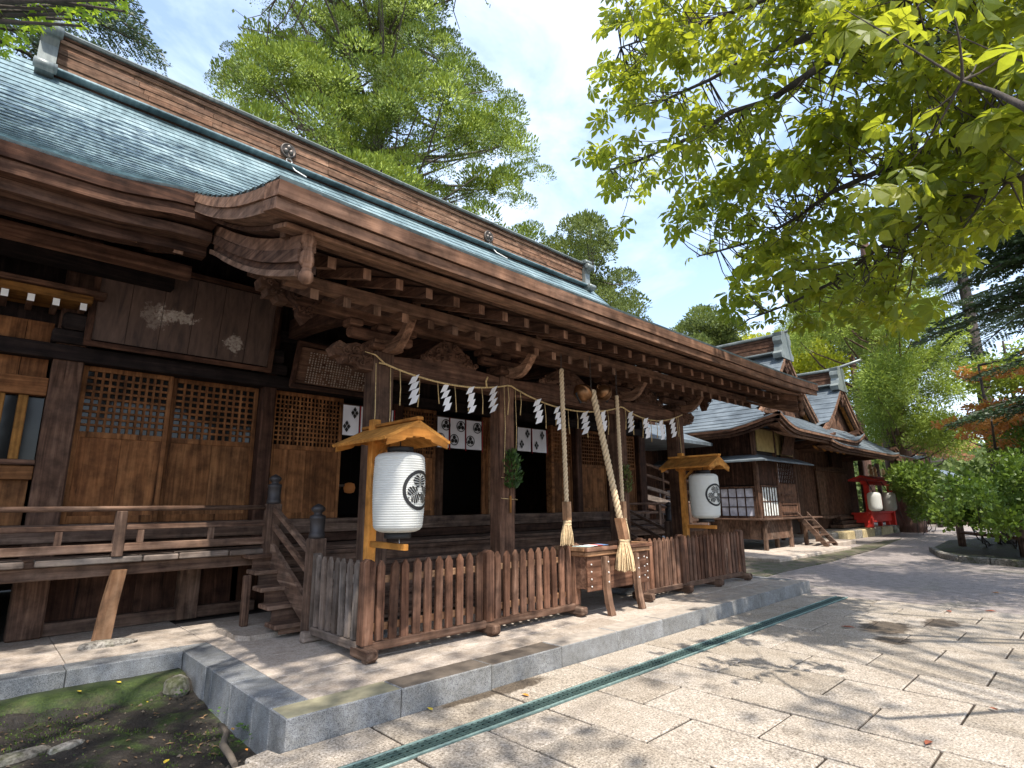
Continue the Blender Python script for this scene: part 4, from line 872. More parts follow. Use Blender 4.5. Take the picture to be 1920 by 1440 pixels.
# ================================================================ FENCES
_pk = {}
def picket_mesh(h, w_=.084, t_=.028):
    k = (round(h,2), w_)
    if k not in _pk:
        b = MB(); b.prism([(-w_/2,0),(w_/2,0),(w_/2,h-.055),(.004,h),(-.004,h),(-w_/2,h-.055)], 'y', -t_/2, t_/2); me = mesh_from(b.v, b.f, 'picket'); me.materials.append(wood('picket','z')); _pk[k] = me
    return _pk[k]
def fence(nm, lab, X0, X1, yf, posts_, feet, npk, side=None, z0=KH):
    t = thing(nm, lab, 'fence', ((X0+X1)/2, yf, z0), 'picket fences round the porch')
    for p in posts_:
        b = MB(); b.prism([(p-.055,z0+.14),(p+.055,z0+.14),(p+.055,z0+.87),(p,z0+.90),(p-.055,z0+.87)], 'y', yf-.055, yf+.055); b.build('post', wood('picket','z'), t)
    for p in feet:
        b = MB(); b.b2(p-.06, p+.06, yf-.17, yf+.17, z0+.02, z0+.12, ch=.018); b.b2(p-.05, p+.05, yf-.13, yf-.05, z0, z0+.03); b.build('foot', wood('floor','y'), t)
    b = MB(); b.b2(X0-.03, X1+.03, yf-.05, yf+.05, z0+.075, z0+.155, ch=.01); b.build('bottom_rail', wood('floor','x'), t)
    for z in (.27, .70): b = MB(); b.b2(X0, X1, yf+.010, yf+.045, z0+z-.035, z0+z+.035, ch=.006); b.build('cross_rail', wood('raw','x'), t)
    for a, c, n in npk:
        for i in range(n):
            x = a+(c-a)*(i+1)/(n+1); piece('picket', picket_mesh(.72), t, (x+random.uniform(-.006,.006), yf-.022, z0+.155+random.uniform(-.004,.01)), rot=(0, random.uniform(-.018,.018), random.uniform(-.05,.05)))
    if side:
        xs, y1, n, lit = side
        b = MB(); b.b2(xs-.045, xs+.045, yf+.06, y1, z0+.075, z0+.155, ch=.01); b.build('bottom_rail', wood('grey','y'), t)
        for z in (.27, .70): b = MB(); b.b2(xs+.0, xs+.035, yf+.06, y1, z0+z-.035, z0+z+.035); b.build('cross_rail', wood('grey','y'), t)
        for i in range(n):
            y = yf+.06+(y1-yf-.06)*(i+.75)/(n+.5); o = piece('picket', picket_side, t, (xs-.015, y, z0+.155+random.uniform(0,.01)), rot=(random.uniform(-.012,.012), 0, math.pi/2))
        b = MB(); b.prism([(y1-.045,z0+.14),(y1+.045,z0+.14),(y1+.045,z0+.87),(y1,z0+.90),(y1-.045,z0+.87)], 'x', xs-.045, xs+.045); b.build('post', wood('grey','z'), t)
        b = MB(); b.b2(xs-.12, xs+.12, y1-.05, y1+.05, z0, z0+.11, ch=.015); b.build('foot', wood('grey','x'), t)
    return t
b = MB(); b.prism([(-.038,0),(.038,0),(.038,.665),(.004,.72),(-.004,.72),(-.038,.665)], 'y', -.014, .014); picket_side = mesh_from(b.v, b.f, 'picket'); picket_side.materials.append(wood('grey','z'))
fence('picket_fence', 'brown picket fence with a short grey side return, left of the offering box', 1.09, 4.12, .94, (1.09,2.60,4.10), (1.09,2.60,4.10), ((1.09,2.60,10),(2.60,4.10,10)), side=(1.08, 2.02, 7, 1))
fence('picket_fence', 'brown picket fence between the offering box and the far granite step', 5.58, 8.90, .92, (5.58,6.72,8.86), (5.62,6.72,7.75,8.86), ((5.58,6.72,8),(6.72,8.86,16)))
b = MB(); b.b2(9.06, 9.12, 1.0, 1.07, KH, .46, ch=.008); tag(b.build('marker_post', WHITEP, base=(9.09,1.03,KH)), 'small white marker post behind the end of the far fence', 'post')

# ================================================================ LANTERNS
def crest_on_cyl(b, R, zc, az, S, cyl=lambda z: 1.0, off=.004):
    def M(a, z): th = az+a*S/R; r = R*cyl(zc+z*S)+off; return (r*math.cos(th), r*math.sin(th), zc+z*S)
    n = 40; ring = [2*math.pi*i/n for i in range(n+1)]
    b.strip([M(math.cos(t), math.sin(t)) for t in ring], [M(.83*math.cos(t), .83*math.sin(t)) for t in ring])
    for q in range(3):
        a0 = math.pi/2+q*2*math.pi/3; ca, sa = math.cos(a0), math.sin(a0)
        def LP(u, v): # u along leaf from centre outwards, v across
            return M(u*ca-v*sa, u*sa+v*ca)
        # half leaves cut into ribs by pale veins
        def edge(t):   # t 0 tip(centre) .. 1 at the notch
            w_ = .43*math.sin(math.pi*min(1, t*.92+.02))**.7*(1+.10*t); u = .05+.72*t+(.10*math.sin(math.pi*t))*0
            return u+.10*math.sin(math.pi*t)**2*t, w_
        m = 5
        for s in (-1, 1):
            for i in range(m):
                t0, t1 = .06+.94*i/m+.034, .06+.94*(i+1)/m-.034
                e0, e1 = edge(t0), edge(t1); root0, root1 = .12+.56*t0*.95, .12+.56*t1*.95
                pts = [LP(root0, s*.045), LP((root0+e0[0])/2, s*e0[1]*.55), LP(e0[0], s*e0[1]), LP(e1[0], s*e1[1]), LP((root1+e1[0])/2, s*e1[1]*.55), LP(root1, s*.045)]
                b.add(pts, [(0,1,4,5),(1,2,3,4)])
        b.add([LP(.14,0),LP(.34,.018),LP(.62,.014),LP(.66,0),LP(.62,-.014),LP(.34,-.018)], [tuple(range(6))])
        b.add([LP(.72,0),LP(.80,.06),LP(.80,-.06)], [(0,1,2)])
def lantern(xc, yc, zb, zt, R, az, lab, group):
    t = thing('paper_lantern', lab, 'lantern', (xc, yc, zb), group)
    H = zt-zb; prof = []; n = 34*4
    def rad(z):
        s = (z-zb)/H; e = min(s, 1-s)/.085
        r = 1.0-.0*s; top = 1 if e >= 1 else math.sqrt(max(0, 1-(1-e)**2))*.42+.58
        return (.90+.10*math.sin(math.pi*(s*.8+.12)))*top+(s-.5)*.05
    for i in range(n+1):
        z = zb+H*i/n; prof.append((R*rad(z)*(1+.010*math.cos(2*math.pi*i/4)), z))
    b = MB(); b.lathe(prof, (xc,yc,0), 40); b.build('paper_body', LPAPER, t)
    b = MB(); b.lathe([(R*.50,zt-.004),(R*.52,zt+.05),(R*.50,zt+.055)], (xc,yc,0), 20); b.build('top_ring', BLACK, t)
    b = MB(); b.lathe([(R*.50,zb-.055),(R*.52,zb-.05),(R*.50,zb+.004)], (xc,yc,0), 20); b.build('bottom_ring', BLACK, t)
    b = MB(); crest_on_cyl(b, R, (zb+zt)/2+.015, az, .185, rad, off=R*.010+.003); b.v = [(x+xc, y+yc, z) for x, y, z in b.v]; b.build('leaf_crest', BLACK, t, fix=False)
    b = MB(); b.tube([(xc,yc,zt+.05),(xc,yc,zt+.16)], .006, 5); b.build('hanger', BLACK, t)
    b = MB(); b.tube([(xc,yc-.03,zb-.05),(xc+.005,yc-.03,zb-.12),(xc-.01,yc-.035,zb-.15)], .003, 5); b.build('string', PAPER, t)
def lantern_stand(xp, yp, xc, yc, zr, zarm, lab, key='new', length=.62, half=.335, rise=.165):
    t = thing('lantern_stand', lab, 'lantern stand', (xp, yp, KH), 'roofed lantern stands on the porch')
    b = MB(); b.b2(xp-.045, xp+.045, yp-.045, yp+.045, KH, zr+.10, ch=.005); b.build('post', wood(key,'z'), t)
    y0, y1 = yc-length/2, max(yp+.22, yc+length/2)
    for s in (-1, 1):
        b = MB(); A = np.array([xc, 0, zr]); B = np.array([xc+s*half, 0, zr-rise]); d = (B-A)/np.linalg.norm(B-A); nn = np.array([-d[2],0,d[0]])*(1 if s > 0 else -1); n3 = nn*.014
        vs = [q+np.array([0,y,0])+e for y in (y0,y1) for q in (A,B+d*.03) for e in (n3,-n3)]
        b.add(vs, [(0,2,6,4),(1,5,7,3),(0,4,5,1),(2,3,7,6),(0,1,3,2),(4,6,7,5)]); b.build('roof_board', wood(key if s < 0 else key,'x'), t)
    b = MB(); b.b2(xc-.035, xc+.035, y0-.02, y1+.02, zr+.012, zr+.045, ch=.006); b.build('roof_ridge', wood(key,'y'), t)
    for y in (y0+.012, y1-.03):   # scalloped gable boards
        up = [(xc-half, zr-rise-.012), (xc, zr-.012), (xc+half, zr-rise-.012)]; lo = [(xc+half, zr-rise-.075)]
        lo += [(xc+half*.55, zr-rise-.03+.0), (xc+half*.46, zr-rise-.02), (xc+half*.40, zr-rise+.004), (xc+half*.22, zr-rise+.008), (xc+half*.18, zr-rise+.022), (xc-half*.18, zr-rise+.022), (xc-half*.22, zr-rise+.008), (xc-half*.40, zr-rise+.004), (xc-half*.46, zr-rise-.02), (xc-half*.55, zr-rise-.03)]
        lo += [(xc-half, zr-rise-.075)]
        c_ = [(xc, zr-.10)]; b = MB(); P = up+lo; b.prism(P, 'y', y-.011, y+.011); b.build('gable_board', wood(key,'x'), t)
    b = MB(); b.rod((xp,yp,zarm),(xp+(xc-xp)*.5,yc-.16,zarm-.005),.05,.055); b.build('lower_arm', wood(key,'y'), t)
    b = MB(); b.rod((xp,yp-.02,zr-.36),(xc,yp-.30,zr-.13),.035,.035); b.build('brace', wood(key,'y'), t)
    b = MB(); b.b2(xc-.02, xc+.02, y0+.02, y1-.04, zr-.15, zr-.11); b.build('top_arm', wood(key,'y'), t)
lantern_stand(1.19, 1.10, 1.205, .62, 2.36, 1.22, 'bright new-wood lantern stand with gable roof by the first porch post')
lantern(1.205, .62, 1.345, 2.085, .245, R_(-72), 'large white paper lantern with black leaf crest at the first porch post', 'white crest lanterns on the porch')
lantern_stand(7.27, 1.10, 7.25, .70, 2.35, 1.20, 'aged orange-wood lantern stand with gable roof by the last porch post', 'raw' if False else 'new')
lantern(7.25, .70, 1.335, 2.075, .245, R_(-106), 'white paper lantern with leaf crest at the last porch post, near the office windows', 'white crest lanterns on the porch')

# ================================================================ ROPES, BELLS, BOX
def twisted(name, p0, p1, r, pitch, mat, parent, n=3):
    p0 = np.array(p0, float); p1 = np.array(p1, float); L_ = np.linalg.norm(p1-p0); t = (p1-p0)/L_; e1 = np.cross(t, [0,1,0]); e1 /= np.linalg.norm(e1); e2 = np.cross(t, e1); st = int(L_/pitch*9); b = MB()
    for k in range(n):
        pts = [p0+t*L_*i/st+.60*r*(math.cos(2*math.pi*(L_*i/st)/pitch+k*2*math.pi/n)*e1+math.sin(2*math.pi*(L_*i/st)/pitch+k*2*math.pi/n)*e2) for i in range(st+1)]
        b.tube(pts, r*.50, 7)
    return b.build(name, mat, parent)
def tassel(b, c, h, r0, r1, n=46):
    for i in range(n):
        a = random.uniform(0, 6.283); q = math.sqrt(random.random()); x0, y0 = c[0]+r0*q*math.cos(a), c[1]+r0*q*math.sin(a); x1, y1 = c[0]+r1*q*math.cos(a+.15), c[1]+r1*q*math.sin(a+.15)
        hh = h*random.uniform(.92, 1.05); mid = ((x0+x1)/2+(x1-x0)*.18, (y0+y1)/2+(y1-y0)*.18, c[2]-hh*.5); b.tube([(x0,y0,c[2]), mid, (x1,y1,c[2]-hh)], [r0*.20, r0*.17, r0*.10], 5, cap=False)
def bell_rope(top, bot, r, sl_len, sl_w, ts, lab, pitch, key='raw'):
    t = thing('bell_rope', lab, 'bell rope', top, 'bell ropes over the offering box'); top = np.array(top, float); bot = np.array(bot, float); d = (bot-top)/np.linalg.norm(bot-top)
    twisted('twisted_cord', top, bot+d*.03, r, pitch, ROPE, t)
    q = bot+d*sl_len; b = MB(); b.sweep([bot, q], lambda i, p: [(p[0]+sx*sl_w/2,p[1]+sy*sl_w/2,p[2]) for sx, sy in ((-1,-1),(1,-1),(1,1),(-1,1))]); b.build('wooden_sleeve', wood(key,'z'), t)
    b = MB(); b.lathe([(sl_w*.62,-.022),(sl_w*.68,-.005),(sl_w*.62,.012),(sl_w*.5,.016)], (q[0],q[1],q[2]-.015), 14); b.lathe([(sl_w*.62,-.022),(sl_w*.68,-.005),(sl_w*.62,.012)], (q[0],q[1],q[2]-.05), 14); b.build('binding_ring', TASSEL, t)
    b = MB(); tassel(b, (q[0],q[1],q[2]-.03), ts[0], sl_w*.55, ts[1], ts[2]); b.build('tassel', TASSEL, t)
    return t
bell_rope((3.79,.80,3.37), (3.825,.80,1.62), .030, .235, .082, (.27,.095,60), 'bell rope nearest the left picket fence, with slim wooden sleeve', .17)
bell_rope((4.42,.78,3.16), (4.625,.56,1.40), .044, .28, .105, (.36,.135,110), 'thickest bell rope, pulled forward over the offering box', .21)
bell_rope((5.02,.80,3.16), (5.04,.80,1.62), .027, .235, .075, (.27,.085,60), 'thin bell rope hanging just behind the thick one', .16)
def suzu(c, r, lab, tilt):
    t = thing('round_bell', lab, 'bell', c, 'bronze bells under the porch beam'); Rm = roty(tilt); b = MB()
    b.lathe([(.005,-r*1.0)]+[(r*math.sin(a), -r*math.cos(a)) for a in np.linspace(.25, 1.50, 8)]+[(r*1.06,-.01),(r*1.06,.015)]+[(r*math.sin(a), -r*math.cos(a)) for a in np.linspace(1.64, 2.9, 8)]+[(.02, r*1.02)], (0,0,0), 20)
    b.v = [tuple(Rm@np.array(v)+np.array(c)) for v in b.v]; b.build('bell_body', BRONZE, t)
    b = MB(); k = [(.03*math.cos(a), 0, r*1.1+.03*math.sin(a)) for a in np.linspace(0, 6.283, 10)]; b.tube([tuple(Rm@np.array(v)+np.array(c)) for v in k], .009, 5); b.build('bell_loop', BRONZE, t)
    b = MB(); b.box((0,0,-r*.93), (r*1.2,.02,.05)); b.v = [tuple(Rm@np.array(v)+np.array(c)) for v in b.v]; b.build('bell_slit', BLACK, t)
suzu((4.33,.88,3.12), .135, 'round bronze bell left of the thick rope', .9); suzu((4.86,.92,3.20), .125, 'round bronze bell right of the thick rope', -1.0)
# hanging chains and hooks belong to the hall
for x, y, z0, z1 in ((3.79,.80,3.37,3.60),(4.40,.79,3.16,3.66),(5.02,.80,3.16,3.56)):
    b = MB()
    n = int((z1-z0)/.035)
    for i in range(n): z = z0+i*.035; b.tube([(x+.012*math.cos(a)*(i%2), y+.012*math.cos(a)*(1-i%2), z+.022*math.sin(a)+.018) for a in np.linspace(0,6.283,7)], .004, 4)
    b.build('bell_chain', flat('chain_iron_%d' % int(x*100), (.10,.09,.085), .5, .8), hall)

box = thing('offering_box', 'worn wooden offering box on splayed legs with metal studs between the fences', 'offering box', (4.72,.9,KH))
bx0, bx1, by0, by1 = 4.06, 5.42, .68, 1.16
PK = wood('raw','x'); PKD = wood('picket','x')
b = MB(); b.b2(bx0, bx1, by0, by0+.03, .50, .925, ch=.006); b.build('front_panel', PKD, box)
for x in (bx0+.02, bx1-.02): b = MB(); b.b2(x-.016, x+.016, by0+.031, by1, .53, .925); b.build('side_panel', PKD, box)
b = MB(); b.b2(bx0, bx1, by1, by1+.03, .50, .925); b.build('back_panel', PKD, box); b = MB(); b.b2(bx0+.04, bx1-.04, by0+.04, by1-.01, .55, .57); b.build('bottom_board', PKD, box)
for k, (z0, z1, o) in enumerate(((.928,.985,.03), (.99,1.045,.055))):
    for y in (by0-o, by1+o-.02): b = MB(); b.b2(bx0-o, bx1+o, y, y+.06, z0, z1, ch=.01); b.build('rim_rail', PK if k == 0 else PKD, box)
    for x in (bx0-o, bx1+o-.06): b = MB(); b.b2(x, x+.06, by0-o+.062, by1+o-.022, z0, z1, ch=.008); b.build('rim_rail', PK, box)
for i in range(9): x = bx0+.09+i*.147; b = MB(); b.b2(x-.022, x+.022, by0+.03, by1+.02, .955, .985); b.build('slat', PKD, box)
for x in (bx0+.32, bx1-.36):
    b = MB(); pts = [(x-.005,.645,.92),(x,.635,.70),(x+.0,.628,.5),(x+.012,.612,.34),(x+.05,.60,KH)]
    b.sweep(pts, lambda i, p: [(p[0]-(.045,.044,.045,.05,.055)[i],p[1]-.03,p[2]),(p[0]+.045,p[1]-.03,p[2]),(p[0]+.045,p[1]+.03,p[2]),(p[0]-(.045,.044,.045,.05,.055)[i],p[1]+.03,p[2])]); b.build('leg', wood('eave','z'), box)
    b = MB(); b.b2(x-.04, x+.04, by1-.05, by1+.02, KH, .55); b.build('leg', wood('picket','z'), box)
b = MB()
for x in (bx0+.07, bx1-.10, bx1-.03, bx0+.33, bx1-.35):
    for z in ((.56,.65,.74,.83) if x in (bx0+.07, bx1-.03) else (.60,.72,.85)): b.lathe([(.013,0),(.010,-.010),(.001,-.013)], (x, by0-.002 if abs(x-bx0-.33) > .01 and abs(x-bx1+.35) > .01 else .604, z), 8, axis='y')
b.build('metal_stud', STEEL, box)
def pamphlet(c, sx, sy, rz, cols, lab):
    t = thing('leaflet', lab, 'leaflet', c, 'leaflets on the offering box'); n = len(cols)
    for i, m_ in enumerate(cols):
        b = MB(); q = rotz(rz)@np.array([(-.5+(i+.5)/n)*sx,0,0]); b.box(np.array(c)+q+np.array([0,0,.004]), (sx/n-.001,sy,.006), rot=rotz(rz)); b.build('printed_sheet' if i == 0 else 'printed_panel', m_, t)
LB = flat('print_blue', (.25,.45,.75), .5); LR = flat('print_red', (.6,.08,.05), .5); LG = flat('print_pale_green', (.55,.72,.68), .5)
pamphlet((4.13,.80,1.047), .17, .24, .3, (LG, PAPER), 'pale green leaflet at the fence end of the offering box'); pamphlet((4.42,.82,1.047), .30, .17, -.1, (PAPER, LR, LB), 'red white and blue leaflet lying on the offering box rim')

# ================================================================ SACRED ROPE WITH PAPER STREAMERS
sh = thing('sacred_rope', 'thin straw rope with white zigzag paper streamers strung across the porch posts', 'straw rope', (4.7, 1.40, 3.2))
YR = 1.43; knots = [(1.47,3.17),(3.44,3.20),(6.02,3.19),(7.98,3.25)]; sags = [.13,.21,.17]
def rope_z(x):
    for (a, za), (c, zc), s in zip(knots[:-1], knots[1:], sags):
        if a <= x <= c: t = (x-a)/(c-a); return za+(zc-za)*t-4*s*t*(1-t)
    return knots[0][1]
pts = [(x, YR-.02*math.sin((x-1.47)*2), rope_z(x)) for x in np.linspace(1.40, 7.98, 90)]
b = MB(); b.tube(pts, .0115, 6); b.build('straw_cord', STRAW, sh)
b = MB(); b.tube([(1.22,1.44,3.27),(1.34,1.42,3.25),(1.47,YR,3.17)], [.004,.009,.0115], 5); b.tube([(3.0,1.42,3.10),(2.97,1.40,3.18),(2.99,1.39,3.24)], .012, 5); b.build('rope_knot', STRAW, sh)
def shide(x, z, s=.34, tw=0.):
    b = MB(); w_ = random.uniform(.075,.095); jj = [random.uniform(-.012,.012) for _ in range(4)]; h_ = s/3.9; ox = 0.0; R3 = rotz(tw)
    def quad(x0, x1, za, zb, dx, y): # slanted paper strip
        vs = [np.array(v) for v in ((x0,y,za),(x1,y,za+.03),(x1+dx,y-.012,zb+.03),(x0+dx,y-.012,zb))]; vs2 = [v+np.array([0,.002,0]) for v in vs]
        return [R3@v+np.array([x,YR-.02,z]) for v in vs+vs2]
    for k in range(4):
        x0 = -.040+.006*k; za = -.015-.083*k; vs = quad(x0, x0+w_, za, za-random.uniform(.092,.108), -.042+jj[k], -.008*k+jj[3-k])
        b.add(vs, [(0,1,2,3),(7,6,5,4),(0,4,5,1),(1,5,6,2),(2,6,7,3),(3,7,4,0)])
    b.build('paper_streamer', PAPER, sh)
for u, v, tw in ((776,735,-.9),(836,755,-.3),(882,757,-.2),(926,757,-1.1),(1008,782,-.5),(1046,797,-.25),(1097,800,-1.0),(1131,800,-.4),(1183,800,-1.1),(1211,808,-.4),(1239,810,-.2),(1261,803,-.6)):
    x = WX(u, YR, v); shide(x, rope_z(x), .36, tw)
for i in range(26):
    x = 1.7+i*.245+random.uniform(-.05,.05)
    if x > 7.9: break
    z = rope_z(x); l = random.uniform(.26,.42); b = MB(); b.tube([(x,YR,z),(x+random.uniform(-.01,.02),YR-.005,z-l*.5),(x+random.uniform(-.02,.03),YR,z-l)], [.007,.006,.009], 4); b.build('straw_strand', STRAW, sh)
for x in (1.47+.09, 1.47-.10, 3.44+.11, 3.44-.10, 7.88): b = MB(); b.tube([(x,YR+.02,rope_z(min(7.9,max(1.5,x)))),(x+.01,YR+.01,2.6),(x-.01,YR+.015,2.0)], .006, 4); b.build('straw_strand', STRAW, sh)
# evergreen sprigs tied to posts
SPRIG = leafmat('sprig_leaf', (.012,.032,.008), (.035,.080,.016), (.085,.15,.03), (.1,.2,.02), .2)
DRY = leafmat('dry_sprig_leaf', (.04,.06,.015), (.09,.11,.03), (.16,.17,.05), (.2,.2,.05), .2)
def sprig(c, h, r, n, mat, lab, tagw=True):
    t = thing('evergreen_sprig', lab, 'sprig', c, 'evergreen sprigs tied to porch posts'); V = []
    for i in range(n):
        zt = random.random(); rr = r*(.35+.65*math.sin(math.pi*min(1, zt*.85+.12))); a = random.uniform(0, 6.28); q = np.array([c[0]+rr*math.cos(a)*random.random(), c[1]-.02-abs(rr*math.sin(a))*random.random(), c[2]+h*zt]); d = np.array([math.cos(a)*.7, -.3, random.uniform(.2,1.)]); d /= np.linalg.norm(d); s = np.cross(d, rng.normal(size=3)); s /= np.linalg.norm(s); l = random.uniform(.05,.085)
        V += [q, q+d*l*.5+s*l*.2, q+d*l, q+d*l*.5-s*l*.2]
    me = fast_mesh(np.array(V)-np.array(c), 4, 'leaf_spray', rng.random(n)); me.materials.append(mat); piece('leaf_spray', me, t, c)
    b = MB(); b.tube([(c[0],c[1],c[2]-.10),(c[0],c[1]-.01,c[2]+h*.8)], .008, 5); b.build('stem', wood('beam','z'), t)
    if tagw: b = MB(); b.b2(c[0]-.016, c[0]+.016, c[1]-.02, c[1]-.006, c[2]-.30, c[2]-.08, ch=.004); b.build('wood_tag', wood('gold','z'), t); b = MB(); [b.tube([(3.30,1.47,z),(3.30,1.455,z-.005),(3.58,1.455,z-.02),(3.58,1.5,z-.01)], .005, 4) for z in (c[2]+.16, c[2]-.11)]; b.build('tie_cord', STRAW, t)
p = facing(956, 918, 1.45); sprig((p[0], 1.45, p[2]), .50, .15, 330, SPRIG, 'dense green sprig with wooden tag on the second porch post'); sprig((6.02, 1.45, 1.75), .42, .12, 180, DRY, 'faded olive sprig hanging on the third porch post', False)
# ================================================================ SIDE BUILDINGS
def irimoya(parent, XR, half, yE, yV, yB, hx, hy, lift, zr_top, ridge_w=.26, mat=ROOF2, rows=14, bird=.85):
    """gable-front hip roof: ridge along Y at XR; slopes hx(distance from ridge); front skirt hy(y)"""
    def L_(x, y):
        a = max(0, (abs(x-XR)-half*.62)/(half*.38)); f = max(0, min(1, (yV+.4-y)/(yV+.4-yE))); return lift*a*a*f
    ysk = yV+.4
    def yhip(d):
        z = hx(d); lo, hi = yE, ysk
        if hy(ysk) <= z: return None
        if hy(yE) >= z: return yE
        for _ in range(30):
            mid = (lo+hi)/2
            if hy(mid) < z: lo = mid
            else: hi = mid
        return lo
    ds = np.linspace(half, .12, rows+1); ny = 14
    for s in (-1, 1):
        b = MB()
        for d0, d1 in zip(ds[:-1], ds[1:]):
            def row(d, dz):
                y0 = yhip(d); y0 = yV if y0 is None else y0; t = np.linspace(0, 1, ny)**1.7
                return [(XR+s*d, y0+(yB-y0)*q, hx(d)+L_(XR+s*d, y0+(yB-y0)*q)+dz) for q in t]
            A = row(d0, -.01); B = row(d0, .025); C = row(d1, .0); 
            b.strip(A, B); b.strip(B, C)
        b.build('roof_slope', mat, parent, fix=False)
    b = MB(); ysr = np.linspace(yE, ysk, 9)
    def dhip(y):
        z = hy(y); lo, hi = 0, half
        for _ in range(30):
            mid = (lo+hi)/2
            if hx(mid) > z: lo = mid
            else: hi = mid
        return lo
    for y0, y1 in zip(ysr[:-1], ysr[1:]):
        def row(y, dz):
            d = dhip(y); return [(XR+d*q, y, hy(y)+L_(XR+d*q, y)+dz) for q in np.linspace(-1, 1, 26)]
        b.strip(row(y0,-.01), row(y0,.025)); b.strip(row(y0,.025), row(y1,.0))
    b.build('skirt_roof', mat, parent, fix=False)
    # thick eave edging, front and both sides
    for k, (o, t0, t1) in enumerate(((0,.0,-.09), (.05,-.095,-.19), (.14,-.195,-.27))):
        d = dhip(yE); xs = np.linspace(XR-d+o, XR+d-o, 30); b = MB()
        b.sweep([(x,0,0) for x in xs], lambda i, p: [(p[0],yE+o,hy(yE)+L_(p[0],yE)+t0),(p[0],yE+o+.5,hy(yE)+L_(p[0],yE)+t0+.12),(p[0],yE+o+.5,hy(yE)+L_(p[0],yE)+t1+.12),(p[0],yE+o,hy(yE)+L_(p[0],yE)+t1)]); b.build('eave_edge', wood('eave' if k != 1 else 'beam','x'), parent)
        for s in (-1, 1):
            b = MB(); ysd = np.linspace(yE+o+.01, yB, 16)
            b.sweep([(0,y,0) for y in ysd], lambda i, p: [(XR+s*(half-o),p[1],hx(half)+L_(XR+s*half,p[1])+t0-.004),(XR+s*(half-o-.5),p[1],hx(half)+L_(XR+s*half,p[1])+t0+.14),(XR+s*(half-o-.5),p[1],hx(half)+L_(XR+s*half,p[1])+t1+.14),(XR+s*(half-o),p[1],hx(half)+L_(XR+s*half,p[1])+t1-.004)]); b.build('eave_edge', wood('beam','y'), parent)
    # soffit
    b = MB(); b.add(*grid(lambda x, y: hy(yE)-.22+.25*(y-yE), np.linspace(XR-half+.4, XR+half-.4, 6), [yE+.3, yE+1.6])); b.build('soffit', wood('dark','x'), parent, fix=False)
    # gable
    dg = max(d for d in np.linspace(.2, half, 60) if hx(d) > hy(ysk)-.15)
    pr_ = [(XR-dg, hx(dg)-.05)]+[(XR+d, hx(abs(d))-.06) for d in np.linspace(-dg, dg, 17)]+[(XR+dg, hx(dg)-.05)]; b = MB(); b.prism([(XR-dg, hy(ysk)-.3)]+pr_[1:-1]+[(XR+dg, hy(ysk)-.3)], 'y', ysk+.05, ysk+.12); b.build('gable_wall', wood('beam','z'), parent)
    for s in (-1, 1):
        for k, (yy, o0, o1, ky) in enumerate(((yV, -.02, -.16, 'eave'), (yV+.05, -.165, -.36, 'eave'), (yV+.22, -.36, -.48, 'gold'))):
            b = MB(); dd = np.linspace(.0, dg+.12, 12); b.sweep([(d,0,0) for d in dd], lambda i, p: [(XR+s*p[0],yy,hx(p[0])+o0),(XR+s*p[0],yy+.12,hx(p[0])+o0),(XR+s*p[0],yy+.12,hx(p[0])+o1),(XR+s*p[0],yy,hx(p[0])+o1)]); b.build('barge_board', wood(ky,'x'), parent)
    b = MB()
    b.prism([(XR-.30,hx(0)-.45),(XR+.30,hx(0)-.45),(XR+.22,hx(0)-.75),(XR+.08,hx(0)-.85),(XR,hx(0)-1.05),(XR-.08,hx(0)-.85),(XR-.22,hx(0)-.75)], 'y', yV+.06, yV+.16)
    for sg in (-1, 1): scroll(b, (XR+sg*.14, hx(0)-.62), .09, 1.4, sg, yV+.05, .03)
    b.build('gable_pendant', wood('beam','z'), parent)
    # ridge
    zb = hx(0)-.05; hgt = zr_top-zb
    for k in range(5):
        z0 = zb+hgt*.84*k/5; b = MB(); b.b2(XR-ridge_w+.012*(k%2), XR+ridge_w-.012*(k%2), yV+.12, yB, z0+.004, z0+hgt*.84/5-.004, ch=.008); b.build('ridge_board', wood('beam','y'), parent)
    b = MB(); b.b2(XR-ridge_w-.07, XR+ridge_w+.07, yV+.08, yB, zb+hgt*.845, zr_top, ch=.03); b.build('ridge_cap', RIDGECAP, parent)
    b = MB(); b.b2(XR-ridge_w-.18, XR+ridge_w+.18, yV+.1, yB, zb-.06, zb-.0, ch=.01); b.build('ridge_flashing', RIDGECAP, parent)
    prof = [(ridge_w+.30,-.30),(ridge_w+.36,-.12),(ridge_w+.2,.0),(ridge_w+.12,.35*hgt),(ridge_w+.22,.55*hgt),(ridge_w+.22,.75*hgt),(ridge_w+.14,.8*hgt),(ridge_w+.18,1.0*hgt),(.1,1.12*hgt)]
    P = [(XR+a, zb+c) for a, c in prof]+[(XR-a, zb+c) for a, c in prof[::-1]]; b = MB(); b.prism(P, 'y', yV-.02, yV+.30); b.build('ridge_end_tile', RIDGECAP, parent)
    b = MB(); b.tube([(XR,yV+.5,zr_top+.02),(XR,yV,zr_top+.06),(XR,yV-bird,zr_top+.24)], [.07,.065,.06], 8); b.build('bird_perch', RIDGECAP, parent)

